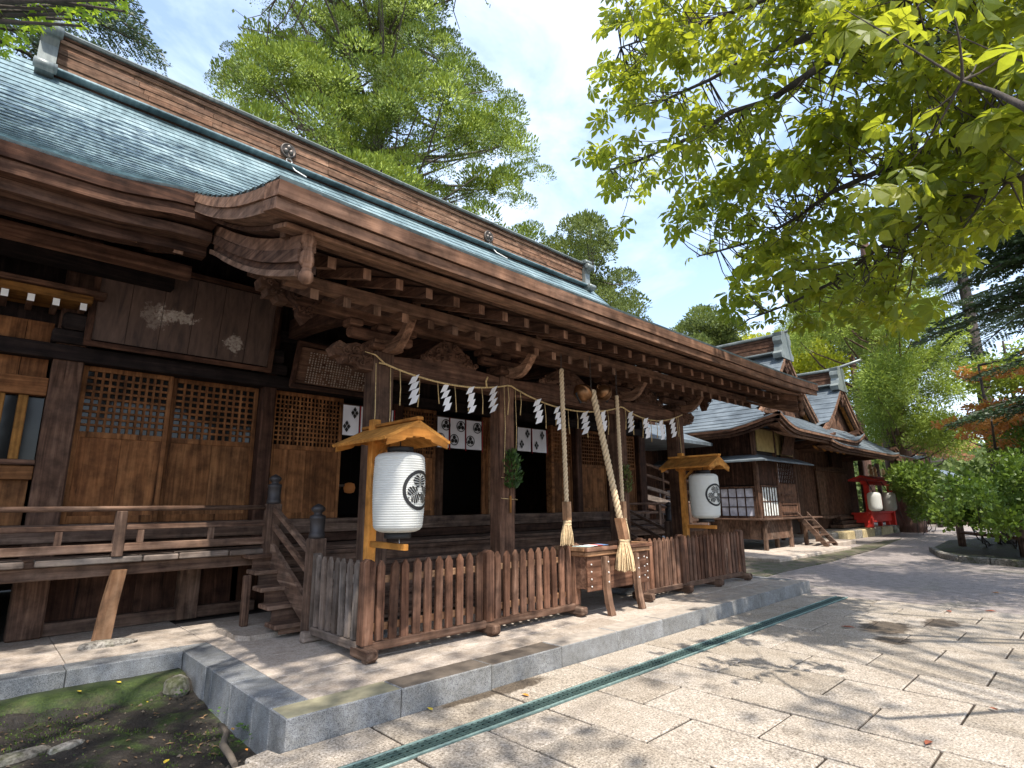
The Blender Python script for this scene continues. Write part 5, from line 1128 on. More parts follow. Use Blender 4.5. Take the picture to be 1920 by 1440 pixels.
# ---- shrine office
off = thing('shrine_office', 'dark timber shrine office with swept hip roof, white paned windows and pent roof', 'shrine office', (20.3, 5, 0))
irimoya(off, 20.3, 4.3, 2.6, 3.75, 11, lambda d: 7.30-1.15*d+.086*d*d, lambda y: 3.92+.60*(y-2.6), .40, 7.98)
XO, YO = 16.7, 3.81
def ob(name, x0, x1, y0, y1, z0, z1, mat, parent=off, ch=.0): b = MB(); b.b2(x0, x1, y0, y1, z0, z1, ch=ch); return b.build(name, mat, parent)
WD = wood('dark','z'); WB = wood('beam','z'); WF = wood('floor','z')
for y in np.arange(YO+.02, 8.6, .42): ob('wall_plank', XO, XO+.05, y, y+.41, 2.14, 4.1, WD)
ob('wall_core', XO+.06, 20.0, YO+.06, 9, .5, 4.1, DARKROOM)
for x in np.arange(XO+.06, 19.85, .42): ob('wall_plank', x, x+.41, YO, YO+.05, 3.0, 4.4, WD) if x > 18.6 else None
for x in (XO, 18.3, 19.95): ob('corner_post', x-.07, x+.07, YO-.03, YO+.10, .9, 4.05, WB, ch=.01)
ob('corner_post', XO-.03, XO+.1, 6.3, 6.44, .9, 4.05, WB)
# ochre plaster panels under the eave
p0, p1 = pl(1400,815,1,YO-.02), pl(1442,852,1,YO-.02); ob('plaster_panel', XO+.15, 18.2, YO-.03, YO, 3.25, 4.05, PLASTER); ob('plaster_panel', 18.42, 19.85, YO-.03, YO, 3.2, 4.0, PLASTER)
b = MB(); b.box((19.0, YO-.22, 3.55), (.95,.03,.72), rot=rotx(.25)); b.build('leaning_board', WB, off)
# pent roof round two sides
b = MB(); pr1 = [(XO-.55,2.92),(XO+.05,3.14),(XO+.05,3.10),(XO-.55,2.87)]; b.add([(XO-.55,YO-.52,2.92),(XO+.05,YO+.05,3.14),(XO+.05,8.8,3.14),(XO-.55,8.8,2.92),(XO-.55,YO-.52,2.87),(XO+.05,YO+.05,3.09),(XO+.05,8.8,3.09),(XO-.55,8.8,2.87)],[(0,1,2,3),(7,6,5,4),(0,4,5,1),(3,2,6,7),(0,3,7,4)]); b.build('pent_roof', ROOF2, off)
b = MB(); b.add([(XO-.55,YO-.52,2.92),(20.4,YO-.52,2.92),(20.4,YO+.05,3.14),(XO+.05,YO+.05,3.14),(XO-.55,YO-.52,2.87),(20.4,YO-.52,2.87),(20.4,YO+.05,3.09),(XO+.05,YO+.05,3.09)],[(0,1,2,3),(7,6,5,4),(0,4,5,1),(1,5,6,2)]); b.build('pent_roof', ROOF2, off)
# lower walls + windows
for x in np.arange(XO+.08, 18.2, .36): ob('wall_plank', x, x+.35, YO, YO+.05, 2.16, 3.08, WD)
def window(side, a0, a1, z0, z1, cols, rowsn, lab=None, glass=CLOTH):
    f = MB(); s = .06
    def B(b, u0, u1, w0, w1, d0, d1):
        if side == 'w': b.b2(XO-d1, XO-d0, u0, u1, w0, w1)
        else: b.b2(u0, u1, YO-d1, YO-d0, w0, w1)
    B(f, a0-s, a1+s, z1, z1+s, -.02, .06); B(f, a0-s, a1+s, z0-s, z0, -.02, .075); B(f, a0-s, a0, z0, z1, -.02, .06); B(f, a1, a1+s, z0, z1, -.02, .06)
    o = f.build('window', wood('beam','x'), off)
    for i in range(cols):
        for k in range(rowsn):
            u0 = a0+(a1-a0)*i/cols; u1 = a0+(a1-a0)*(i+1)/cols; w0 = z0+(z1-z0)*k/rowsn; w1 = z0+(z1-z0)*(k+1)/rowsn; q = MB(); B(q, u0+.015, u1-.015, w0+.015, w1-.015, 0., .012); q.build('pane', glass, o)
    m2 = MB()
    for i in range(1, cols): u = a0+(a1-a0)*i/cols; B(m2, u-(.03 if i == cols//2 else .016), u+(.03 if i == cols//2 else .016), z0, z1, -.01, .035)
    for k in range(1, rowsn): w_ = z0+(z1-z0)*k/rowsn; B(m2, a0, a1, w_-.014, w_+.014, -.01, .03)
    m2.build('muntin', wood('dark','x'), o); return o
CURT = flat('window_curtain', (.50,.50,.56), .6, var=.35, scale=5)
window('w', 3.98, 6.25, 1.14, 2.04, 8, 3, glass=CURT); window('w', 6.5, 8.5, 1.14, 2.04, 6, 3, glass=CURT)
window('s', XO+.14, 18.1, 1.14, 2.08, 6, 2, glass=flat('bright_curtain', (.68,.70,.66), .5, var=.3, scale=9))
ob('wall_board', 18.38, 19.86, YO, YO+.04, 1.1, 3.0, WB)
b = MB(); 
for i in range(9): b.b2(18.45+.155*i, 18.53+.155*i, YO-.03, YO-.005, 2.22, 2.92)
for i in range(6): b.b2(18.42, 19.84, YO-.035, YO-.0, 2.22+.135*i, 2.25+.135*i)
b.build('lattice', WD, off); ob('pane', 18.42, 19.84, YO-.004, YO-.001, 2.22, 2.92, CLOTH)
for z in (1.2,1.5,1.8): ob('door_rail', 18.45, 19.8, YO-.03, YO-.003, z, z+.06, wood('beam','x'))
ob('ledge', XO-.28, 20.3, YO-.30, YO-.04, 1.02, 1.075, wood('floor','x'), ch=.01); ob('ledge', XO-.28, XO-.05, YO-.04, 8.6, 1.02, 1.075, wood('floor','y'), ch=.01)
for y in np.arange(YO+.02, 8.4, .36): b = MB(); b.prism([(XO-.02,1.02),(XO+.06,1.02),(XO+.02,.42),(XO-.12,.42)], 'y', y, y+.35); b.build('skirt_plank', WF, off)
for x in np.arange(XO+.04, 18.6, .36): b = MB(); b.prism([(YO-.02,1.02),(YO+.06,1.02),(YO+.02,.42),(YO-.12,.42)], 'x', x, x+.35); b.build('skirt_plank', WF, off)
b = MB(); b.prism([(YO-.28,1.02),(YO-.20,1.02),(YO-.06,.75),(YO-.06,.10),(YO-.16,.10),(YO-.16,.75)], 'x', XO-.14, XO-.02); b.build('bracket_leg', WF, off)
for x, y in ((18.7,YO-.1),(19.9,YO-.15),(21.3,YO-.05),(21.3,5),(18.0,YO+.1)): ob('leg', x-.06, x+.06, y-.06, y+.06, .1, 1.02, WF, ch=.008)
ob('side_porch', 19.2, 21.5, YO-.25, 5.2, 1.0, 1.06, wood('floor','x'), ch=.008)
# ladder steps
lad = thing('ladder_stairs', 'steep plank stairs leaning against the office porch', 'stairs', (19.95, 3.2, .1))
for x in (19.5, 20.38): b = MB(); b.sweep([(x,2.82,.06),(x+.05,3.72,1.12)], lambda i, p: [(p[0]-.04,p[1],p[2]-.12),(p[0]+.04,p[1],p[2]-.12),(p[0]+.04,p[1],p[2]+.12),(p[0]-.04,p[1],p[2]+.12)]); b.build('side_board', wood('floor','y'), lad)
for i in range(4): q = (i+.6)/4.2; ob('tread', 19.55, 20.36, 2.82+.9*q-.10, 2.82+.9*q+.12, .06+1.06*q-.02, .06+1.06*q+.02, wood('floor','x'), lad)
# recessed entrance between the two roofs
for x in np.arange(20.1, 23.2, .4): ob('entrance_plank', x, x+.39, 5.0, 5.05, .5, 4.3, WD)
ob('entrance_post', 22.9, 23.1, 4.85, 5.06, .3, 4.3, WB, ch=.015)
# straw-like bits hanging at the eave
b = MB()
for i in range(5): x = 20.6+i*.75; b.rod((x,3.3,3.62+.05*(i%2)),(x+.55,3.32,3.5),.07,.03); 
b.build('crossed_batten', wood('gold','x'), off)

# ---- inner shrine behind, with gabled ridge
sh2 = thing('side_shrine', 'farther dark shrine with steep gable, orange barge boards and low porch roof', 'shrine', (27.5, 6, 0))
irimoya(sh2, 25.2, 4.7, 2.6, 3.36, 12, lambda d: 6.65-1.05*d+.095*d*d, lambda y: 3.66+.85*(y-2.6), .14, 7.30, rows=15)
for x in np.arange(23.2, 31.4, .5): ob('wall_plank', x, x+.49, 5.1, 5.15, .4, 4.0, WB, sh2)
ob('shrine_core', 23.3, 32, 5.2, 10, .3, 4.6, DARKROOM, sh2)
x0, x1 = WX(1530,5.05,900), WX(1588,5.05,900)
for i in range(4): a = x0+(x1-x0)*i/4; ob('plank_door', a+.01, a+(x1-x0)/4-.01, 5.0, 5.06, 1.0, 2.95, wood('eave','z') if i in (0,3) else WB, sh2)
ob('door_lintel', x0-.1, x1+.1, 4.96, 5.08, 2.96, 3.15, wood('beam','x'), sh2); ob('door_sill', x0-.1, x1+.1, 4.9, 5.08, .84, .99, wood('floor','x'), sh2)
ob('hung_board', x0+1.9, x0+3.3, 4.86, 4.92, 3.2, 3.9, WD, sh2)
for i in range(3): ob('wooden_step', x0+1.0+.35*i, x1+.8, 4.45-.0+.15*i, 5.0, .42+.17*i, .56+.17*i, wood('floor','x'), sh2, ch=.01)
ob('porch_post', 32.4, 32.62, 4.9, 5.1, .4, 3.7, WF, sh2, ch=.015); ob('porch_post', 35.5, 35.7, 4.9, 5.1, .4, 3.7, WF, sh2, ch=.015)
# porch roof running on to the right
b = MB(); ysq = np.linspace(2.65, 6.2, 12); xsq = np.linspace(29.4, 36.4, 14)
def hC(x, y): e = max(0, (x-33.7)/2.7); return 3.72+.34*(y-2.65)+.22*e*e*max(0, 1-(y-2.65)/2)
b = MB()
for y0, y1 in zip(ysq[:-1], ysq[1:]):
    A = [(x,y0,hC(x,y0)-.01) for x in xsq]; B = [(x,y0,hC(x,y0)+.03) for x in xsq]; C = [(x,y1,hC(x,y1)) for x in xsq]; b.strip(A,B); b.strip(B,C)
b.build('porch_roof', ROOF2, sh2, fix=False)
b = MB(); b.sweep([(x,0,0) for x in xsq], lambda i, p: [(p[0],2.66,hC(p[0],2.65)-.01),(p[0],6.0,hC(p[0],6.0)-.01),(p[0],6.0,hC(p[0],6.0)-.2),(p[0],2.66,hC(p[0],2.65)-.26)]); b.build('porch_eave', wood('eave','x'), sh2)
# stone footing of yellow blocks
stb = thing('stone_footing', 'row of yellowish stone blocks under the far shrine porch', 'stone footing', (29, 4.1, 0)); tag(stb, kind='structure'); del stb['category']
x = 23.5; i = 0
while x < 36.3:
    l = .8+.5*((i*7) % 5)/4; yj = random.uniform(-.05,.05); b = MB(); b.b2(x+.012, x+l-.012, 3.98+yj, 5.6, -.05, .36+random.uniform(-.03,.03), ch=.04); b.build('footing_block', YROCK if i % 3 else ROCK, stb); x += l; i += 1
b = MB(); b.b2(23.5, 36.4, 4.4, 10, -.05, .37); b.build('footing_top', SLAB, stb)
# vermilion lantern frame and table
rd = thing('red_lantern_frame', 'vermilion timber frame holding two white lanterns before the far shrine', 'lantern frame', (34.5, 4.75, .38))
YRD = 4.05; rx = [WX(u, YRD, 950) for u in (1629, 1672)]; zt_ = pl(1650,910,1,YRD)[2]
for x in rx: b = MB(); b.b2(x-.11, x+.11, YRD-.1, YRD+.1, .38, zt_, ch=.01); b.build('post', VERM, rd)
b = MB(); b.b2(rx[0]-.5, rx[1]+1.0, YRD-.1, YRD+.1, zt_, zt_+.16, ch=.01); b.build('top_beam', VERM, rd)
b = MB(); b.prism([(YRD-.55,zt_+.22),(YRD,zt_+.42),(YRD+.55,zt_+.22),(YRD+.55,zt_+.15),(YRD,zt_+.34),(YRD-.55,zt_+.15)], 'x', rx[0]-.7, rx[1]+1.2); b.build('small_roof', VERM, rd)
b = MB(); b.b2(rx[0]-.5, rx[1]+.6, YRD-.06, YRD+.06, 1.0, 1.1); b.build('lower_bar', VERM, rd)
def red_lantern(u, lab):
    xc = WX(u, YRD-.58, 940); zc0 = pl(u,958,1,YRD-.58)[2]; zc1 = pl(u,923,1,YRD-.58)[2]; R = (zc1-zc0)*.34; t = thing('festival_lantern', lab, 'lantern', (xc, YRD-.58, zc0), 'white lanterns under the red frame')
    b = MB(); prof = [(R*(.6+.4*math.sqrt(max(0,1-abs(2*s-1)**5))), zc0+(zc1-zc0)*s) for s in np.linspace(0,1,17)]; b.lathe(prof, (xc,YRD-.58,0), 20); b.build('paper_body', LPAPER, t)
    b = MB(); n = 14; az = R_(-68); cz = (zc0+zc1)/2; b.add([((R+.015)*math.cos(az+.40*math.cos(6.283*i/n))+xc, (R+.015)*math.sin(az+.40*math.cos(6.283*i/n))+YRD-.58, cz+.21*math.sin(6.283*i/n)) for i in range(n)], [tuple(range(n))]); b.build('red_mark', VERM, t, fix=False)
    b = MB(); b.tube([(xc,YRD-.58,zc1),(xc,YRD-.35,zt_+.15)], .02, 5); b.build('hanger', BLACK, t)
red_lantern(1640, 'white lantern with red mark, hanging nearer the shrine post'); red_lantern(1667, 'white lantern with red mark, hanging nearer the big trunk')
tb = thing('red_offering_box', 'small vermilion offering table on legs below the hanging lanterns', 'offering table', (33.9, 4.4, .38)); xa, xb = WX(1616,4.4,985), WX(1663,4.4,985)
zq = pl(1640,963,1,4.4)[2]; zr_ = pl(1640,978,1,4.4)[2]
b = MB(); b.b2(xa, xb, 4.1, 4.7, zr_, zq, ch=.02); b.build('box_body', VERM, tb)
for x in (xa+.15, xa+(xb-xa)*.55, xb-.5, xb-.1): b = MB(); b.b2(x-.09, x+.09, 4.12, 4.3, .38, zr_, ch=.01); b.build('leg', VERM, tb)
b = MB(); b.b2(xa-.1, xb+.1, 4.05, 4.75, zq, zq+.08); b.build('lid', VERM, tb)
# shide-like white wreaths above
b = MB()
for u in (1632,1640,1655): q = pl(u,885,1,4.9); [b.blob((q[0]+random.uniform(-.1,.1), 4.9, q[2]+random.uniform(-.5,.4)), .12, 6, 4) for _ in range(8)]
tag(b.build('straw_bundle', STRAW, sh2), kind='stuff')

# ---- drum bridge corridor between hall and office
br = thing('corridor_bridge', 'arched timber corridor with curved pale rails between hall and office', 'bridge', (14, 6.2, .2))
for k, (zo, wz, key, yy) in enumerate(((.0,.10,'grey',5.9), (.38,.07,'floor',5.9), (.72,.07,'floor',5.9), (-.30,.16,'grey',5.88), (-.52,.2,'beam',5.95))):
    pts = [(x, yy, 1.45+zo+.75*(1-((x-11.2)/5.2)**2)) for x in np.linspace(11.0, 16.4, 16)]
    b = MB(); b.sweep(pts, lambda i, p: [(p[0],p[1]-.05,p[2]-wz/2),(p[0],p[1]+.05,p[2]-wz/2),(p[0],p[1]+.05,p[2]+wz/2),(p[0],p[1]-.05,p[2]+wz/2)]); b.build('curved_rail', wood(key,'x'), br)
for x in (11.4,12.4,13.4,14.4,15.4): z = 1.45+.75*(1-((x-11.2)/5.2)**2); b = MB(); b.b2(x-.05, x+.05, 5.86, 5.96, z-.3, z+.74); b.build('rail_post', wood('floor','z'), br)
b = MB(); b.b2(11.0, 16.6, 7.4, 7.5, .2, 5.0); b.build('back_wall', wood('dark','z'), br)
b = MB(); b.prism([(5.0,3.55),(6.6,4.25),(8.2,3.55),(8.2,3.45),(5.0,3.45)], 'x', 10.95, 16.2); b.build('corridor_roof', ROOF2, br)
# ---- far gate building and pale fence
fg = thing('far_gatehouse', 'low dark building with shallow grey roof beyond the shrubs', 'building', (50, 4.5, 0))
b = MB(); b.prism([(3.0,3.1),(5.5,4.1),(8,3.1),(8,2.95),(3.0,2.95)], 'x', 46, 58); b.build('roof', ROOF2, fg); b = MB(); b.b2(47, 57, 3.9, 7, 0, 2.96); b.build('wall', wood('beam','z'), fg)
ff = thing('far_fence', 'weathered pale picket fence far beyond the shrubs', 'fence', (47, 2.6, 0))
for i in range(22): x = 42.5+i*.42; b = MB(); b.b2(x, x+.2, 3.0, 3.06, 1.3, 2.5); b.build('slat', wood('grey','z'), ff)
b = MB(); b.b2(42.3, 52, 3.07, 3.14, 2.2, 2.32); b.b2(42.3, 52, 3.07, 3.14, .0, 1.3); b.build('fence_wall', wood('beam','x'), ff)
# ---- log fence round the bed
lf = thing('log_fence', 'mossy log posts with a crossbar guarding the shrub bed', 'fence', (20.5, -1.2, .1))
q1, q2 = P0(1806,1030,0), P0(1925,1052,0); LOG = wood('floor','z')
for q in (q1, q2): b = MB(); b.tube([(q[0],q[1],0),(q[0],q[1],1.15)], .11, 10); b.build('log_post', LOG, lf)
for z in (1.0, .55): b = MB(); b.tube([(q1[0],q1[1],z),(q2[0],q2[1],z+.02),(2*q2[0]-q1[0],2*q2[1]-q1[1],z)], .05, 8); b.build('log_rail', LOG, lf)
# ================================================================ TREES
def inpoly(P, poly):
    x, y = P[:,0], P[:,1]; c = np.zeros(len(P), bool); n = len(poly)
    for i in range(n):
        x0, y0 = poly[i]; x1, y1 = poly[(i+1)%n]
        k = ((y0 > y) != (y1 > y)) & (x < (x1-x0)*(y-y0)/(y1-y0+1e-12)+x0); c ^= k
    return c
def prN(P):
    q = np.asarray(P)-CAM; z = q@_f; zz = np.where(np.abs(z) < 1e-6, 1e-6, z)
    return np.stack([960+F_PX*(q@_r2)/zz, 720-F_PX*(q@_u2)/zz], 1), z
def unit(v): return v/(np.linalg.norm(v, axis=-1, keepdims=True)+1e-9)
def puffs(C, Rr, n_per, ll, lw, up=.35, flat=1.0, wild=.5, jit=.25, fan=False):
    C = np.asarray(C, float); Rr = np.asarray(Rr, float); N = len(C)
    idx = np.repeat(np.arange(N), n_per); M = len(idx)
    u = unit(rng.normal(size=(M,3)))
    if fan: u[:,2] = np.where(u[:,2] < -.25, -u[:,2], u[:,2])
    rad = rng.random(M)**(.22 if fan else .45)
    sc = np.array([1,1,flat]); p = C[idx]+u*sc*(Rr[idx]*rad)[:,None]
    d = unit(u*sc+np.array([0,0,up])+wild*rng.normal(size=(M,3))*.5); s = unit(np.cross(d, rng.normal(size=(M,3))))
    l = ll*(1+jit*rng.normal(size=M))*(Rr[idx]/Rr.mean()); w_ = lw*(1+jit*rng.normal(size=M))*(Rr[idx]/Rr.mean()); l = l[:,None]; w_ = w_[:,None]
    V = np.stack([p, p+d*l*.55+s*w_, p+d*l, p+d*l*.55-s*w_], 1).reshape(-1,3)
    tint = np.clip(np.repeat(rng.random(N), n_per)*(.5 if fan else .68)+rng.random(M)*.30+(.38*u[:,2]-.04 if fan else 0), 0, 1); return V, tint  # fan: sunlit tops and shaded, browner undersides painted into the tint
def crown_obj(name, V, tint, mat, parent):
    b = W0(parent); me = fast_mesh(V-b, 4, name, tint); me.materials.append(mat); o = bpy.data.objects.new(name, me); link(o, parent, b); return o
BARK = wood('beam','z')
def bark_mat(name, a, b_):
    mt, t, b = nodes(name); v = coords(t, (9,9,1.1), 0.); n = noise(t, v, 1.2, 6, .65, .6); t.links.new(ramp(t, n, [(.3,a),(.7,b_)]), b.inputs['Base Color']); b.inputs['Roughness'].default_value = .9; bump(t, b, n, .8, .03); return mt
BARK_C = bark_mat('cedar_bark', (.055,.028,.020), (.17,.095,.070)); BARK_G = bark_mat('grey_bark', (.045,.038,.030), (.15,.13,.105)); BARK_D = bark_mat('dark_bark', (.02,.015,.012), (.075,.058,.046))
def trunk(parent, pts, rs, mat, name='trunk'): b = MB(); b.tube(pts, rs, 12); return b.build(name, mat, parent)
def limb_path(a, c, sag=.12, n=5):
    a = np.array(a, float); c = np.array(c, float); L_ = np.linalg.norm(c-a); k = np.array([random.uniform(-1,1),random.uniform(-1,1),-1.])*sag*L_
    return [a+(c-a)*t+k*math.sin(math.pi*t)*.6 for t in np.linspace(0,1,n)]
def limbs(parent, tp, targets, r0, mat, name='limb', join=True):
    """limbs from the trunk line tp (list of points) to crown points"""
    T = np.array(tp, float); b = MB()
    for c in targets:
        c = np.asarray(c, float); zt = c[2]-.35*np.linalg.norm((c-T[0])[:2])*random.uniform(.3,1.1); k = np.argmin(np.abs(T[:,2]-zt)); a = T[k]
        L_ = np.linalg.norm(c-a); r = min(r0, .012*L_+.015); b.tube(limb_path(a, c), [r, r*.8, r*.62, r*.42, r*.2], 6, cap=False)
    return b.build(name, mat, parent)
def line(p0, p1, n=24): p0 = np.array(p0,float); p1 = np.array(p1,float); return [p0+(p1-p0)*i/(n-1) for i in range(n)]
def sample_crown(center, rx, ry, z0, z1, n, poly=None, taper=.0, pad=0, hollow=.0):
    out_ = []; 
    while len(out_) < n:
        m_ = 4000; u = rng.uniform(-1,1,(m_,3)); r2 = u[:,0]**2+u[:,1]**2; u = u[(r2 < 1) & (r2 > hollow)]; tz = (u[:,2]+1)/2
        k = 1-taper*tz; P = np.stack([center[0]+u[:,0]*rx*k, center[1]+u[:,1]*ry*k, z0+(z1-z0)*tz], 1)
        if poly is not None:
            q, z = prN(P); inside = inpoly(q, poly); infr = (q[:,0] > -30) & (q[:,0] < 1950) & (q[:,1] > -30) & (q[:,1] < 1470) & (z > 0); P = P[inside | ~infr]
        out_ += list(P[:n]); 
        if len(P) < 20: break
    return np.array(out_[:n])

def tufted(center, rx, ry, z0, z1, nb, k, poly, taper, spread):
    Bc = sample_crown(center, rx, ry, z0, z1, nb, poly, taper); P = np.repeat(Bc, k, 0)+rng.normal(size=(len(Bc)*k,3))*np.array([spread,spread,spread*.42])
    q, z = prN(P); infr = (q[:,0] > -30) & (q[:,0] < 1950) & (q[:,1] > -30) & (q[:,1] < 1470) & (z > 0); return P[inpoly(q, poly) | ~infr], Bc
# --- tall cypress behind the hall
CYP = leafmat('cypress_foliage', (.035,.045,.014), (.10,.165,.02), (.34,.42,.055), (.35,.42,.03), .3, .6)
c0 = at(700,250,27); t1 = thing('cypress_tree', 'tall bright cypress with puffed tufts rising behind the hall roof', 'tree', (c0[0], c0[1], 0))
poly = [(430,-40),(500,60),(440,75),(398,100),(400,165),(360,150),(345,190),(420,260),(560,330),(700,420),(1040,560),(1030,450),(985,430),(1010,395),(960,360),(1030,340),(1035,240),(975,225),(985,150),(930,140),(905,170),(880,110),(820,60),(830,-40)]
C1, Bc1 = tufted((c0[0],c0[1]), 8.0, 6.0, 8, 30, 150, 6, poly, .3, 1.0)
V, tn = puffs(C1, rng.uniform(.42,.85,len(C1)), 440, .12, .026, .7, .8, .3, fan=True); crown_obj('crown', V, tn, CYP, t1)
tp = line((c0[0]+.3,c0[1],0), (c0[0],c0[1],29)); trunk(t1, tp, list(np.linspace(.5,.06,24)), BARK_G); limbs(t1, tp, list(Bc1)+list(C1[::6]), .12, BARK_G)
def puff_tree(name, lab, u, v, dist, poly, rx, z0, z1, n, rr, nper, ll, lw, mat, bark, group=None, up=.4, flat=1., tr=.25, wild=.5, fan=False, taper=.3, limb=5, hollow=0., base=None, ztop=None, tcount=1):
    c = at(u, v, dist); base = (c[0], c[1], 0) if base is None else base; t = thing(name, lab, 'tree' if 'shrub' not in name else 'shrub', base, group)
    C_, Bc = tufted((c[0],c[1]), rx, rx, z0, z1, max(8, n//5), 5, poly, taper, rr[1]*1.05); V, tn = puffs(C_, rng.uniform(rr[0], rr[1], len(C_)), nper, ll, lw, up, flat, wild, fan=fan); crown_obj('crown', V, tn, mat, t)
    tp = line(base, (c[0],c[1], z1*.86 if ztop is None else ztop)); trunk(t, tp, list(np.linspace(tr, tr*.25, 24)), bark)
    if limb: limbs(t, tp, list(Bc)+list(C_[::limb*2]), tr*.4, bark)
    return t, C_
CYP2 = leafmat('cypress_foliage_dull', (.035,.055,.014), (.09,.125,.028), (.17,.21,.05), (.25,.3,.05), .3, .6)
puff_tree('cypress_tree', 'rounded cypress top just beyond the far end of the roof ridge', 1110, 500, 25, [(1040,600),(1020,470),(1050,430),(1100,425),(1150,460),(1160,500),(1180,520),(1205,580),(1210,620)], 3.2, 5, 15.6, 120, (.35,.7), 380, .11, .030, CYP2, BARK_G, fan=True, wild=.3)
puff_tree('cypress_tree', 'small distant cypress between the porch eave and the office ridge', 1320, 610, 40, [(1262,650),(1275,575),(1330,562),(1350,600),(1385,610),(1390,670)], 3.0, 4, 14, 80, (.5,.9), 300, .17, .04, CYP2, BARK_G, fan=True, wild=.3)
YG = leafmat('yellow_green_leaf', (.12,.15,.01), (.28,.32,.02), (.48,.46,.05), (.6,.6,.03), .45, .5)
puff_tree('maple_tree', 'yellow green maple glowing behind the office roof ridge', 1500, 660, 48, [(1360,690),(1370,640),(1400,630),(1480,640),(1500,600),(1560,600),(1580,700),(1560,740),(1490,720)], 6, 4, 15.5, 200, (.6,1.1), 170, .26, .09, YG, BARK_G)
# --- big cedar beside the far shrine
CED = leafmat('cedar_foliage', (.06,.10,.018), (.18,.25,.038), (.36,.43,.07), (.35,.42,.04), .35, .6)
b0 = P0(1707, 997, 0.); ced, Cc = puff_tree('cedar_tree', 'huge cedar with reddish trunk and hanging light green sprays by the far shrine', 1665, 760, 35, [(1625,830),(1640,780),(1600,680),(1650,650),(1570,640),(1470,650),(1480,560),(1560,500),(1700,480),(1790,560),(1800,690),(1815,800),(1790,860),(1700,850)], 5.2, 4.2, 19, 270, (.40,.85), 480, .17, .022, CED, BARK_C, up=.15, tr=.78, wild=.9, taper=.1, base=(b0[0], b0[1], 0), limb=6, hollow=.05)
PAL = leafmat('pale_cedar_foliage', (.035,.055,.02), (.11,.155,.05), (.26,.32,.11), (.35,.42,.1), .35, .6)
puff_tree('cedar_tree', 'slimmer cedar in dusty green behind the shrine gables', 1590, 620, 50, [(1480,720),(1470,600),(1500,520),(1700,520),(1690,640),(1650,860),(1560,740)], 5.5, 5, 20, 170, (.5,1.0), 300, .24, .032, PAL, BARK_C, up=.1, wild=.9, tr=.4)
# --- dark fir at the right edge
FIR = leafmat('fir_foliage', (.012,.025,.010), (.030,.058,.020), (.070,.115,.032), (.12,.18,.03), .2, .5)
def fir(lab, base, h, specs, mat, r=.3, bark=None):
    """drooping branches as flat combs of needle sprays"""
    t = thing('fir_tree', lab, 'tree', base); V = []; tn = []; bb = MB(); base = np.array(base, float)
    for (a, z, L_, dr) in specs:
        d = np.array([math.cos(a), math.sin(a), 0]); s = np.array([-math.sin(a), math.cos(a), 0]); p0 = base+np.array([0,0,z]); n = int(L_/.16)
        path = [p0+d*L_*q+np.array([0,0,-dr*L_*q*q]) for q in np.linspace(0,1,7)]; bb.tube(path, list(np.linspace(.012*L_+.015,.008,7)), 5, cap=False); tb_ = random.random()*.5
        for i in range(n):
            q = .12+.88*i/n; p = p0+d*L_*q+np.array([0,0,-dr*L_*q*q])
            for sg in (-1, 1):
                tl = (1.05*(1-q)**.7+.25)*L_*.30*random.uniform(.7,1.2); dd = unit(s*sg*.85+d*.55+np.array([0,0,-.35+random.uniform(-.2,.2)])); m_ = max(3, int(tl/.045))
                for k in range(m_):
                    f = k/m_; c = p+dd*tl*f; 
                    for s2 in (-1, 1):
                        nd = unit(dd*.6+np.cross(dd, np.array([0,0,1]))*s2*.8+np.array([0,0,random.uniform(-.3,.3)])); l = .13*(1.15-f*.5); w_ = np.cross(nd, rng.normal(size=3)); w_ = unit(w_)*.020
                        V += [c, c+nd*l*.5+w_, c+nd*l, c+nd*l*.5-w_]; tn.append(tb_+random.random()*.5)
    crown_obj('crown', np.array(V), np.array(tn), mat, t); bb.build('limb', bark or BARK_D, t); trunk(t, line(base, base+np.array([0,0,h])), list(np.linspace(r, r*.3, 24)), bark or BARK_D); return t
b1 = at(1960, 150, 15); b1 = np.array([b1[0]+.1, b1[1]-.1, 0])
sp = []
for i in range(72):
    z = 4.7+(i % 60)*.17; a = random.uniform(R_(95), R_(200)) if i % 5 else random.uniform(0,6.28); sp.append((a, z, random.uniform(1.5,3.0), random.uniform(.12,.34)))
fir('dark fir with drooping needle branches at the right, behind the chestnut leaves', tuple(b1), 17, sp, FIR, .36)
b2_ = at(1990, 500, 23); sp = []
for i in range(40): z = 3.4+i*.28; sp.append((random.uniform(0,6.28), z, random.uniform(2.2,4.2), random.uniform(.15,.35)))
fir('second dark fir farther back beside the orange tree', (b2_[0]+.8, b2_[1]-.6, 0), 17, sp, FIR, .34)
# fir branches seen through the chestnut
b3 = at(1745, 200, 44); sp = []
for i in range(44): z = 9+i*.5; sp.append((random.uniform(0,6.28), z, random.uniform(3.0,6.0)*(1-i/70), random.uniform(.1,.3)))
fir('tall fir in the distance showing through the chestnut leaves', (b3[0], b3[1], 0), 30, sp, FIR, .36)
# conifer behind the hall at the left
b4 = at(60, 60, 19); sp = []
for i in range(30): z = 9+i*.22; a = random.uniform(-.5,.7) if i % 2 else random.uniform(0,6.28); sp.append((a, z, random.uniform(2.4,3.9)*(1.0 if i % 2 else .7), random.uniform(.15,.4)))
BFIR = leafmat('blue_fir_foliage', (.018,.032,.022), (.045,.075,.045), (.09,.13,.07), (.12,.2,.05), .2, .5)
fir('dark conifer reaching a feathery branch past the left ridge end', (b4[0]-.6, b4[1], 0), 17, sp, BFIR, .3)
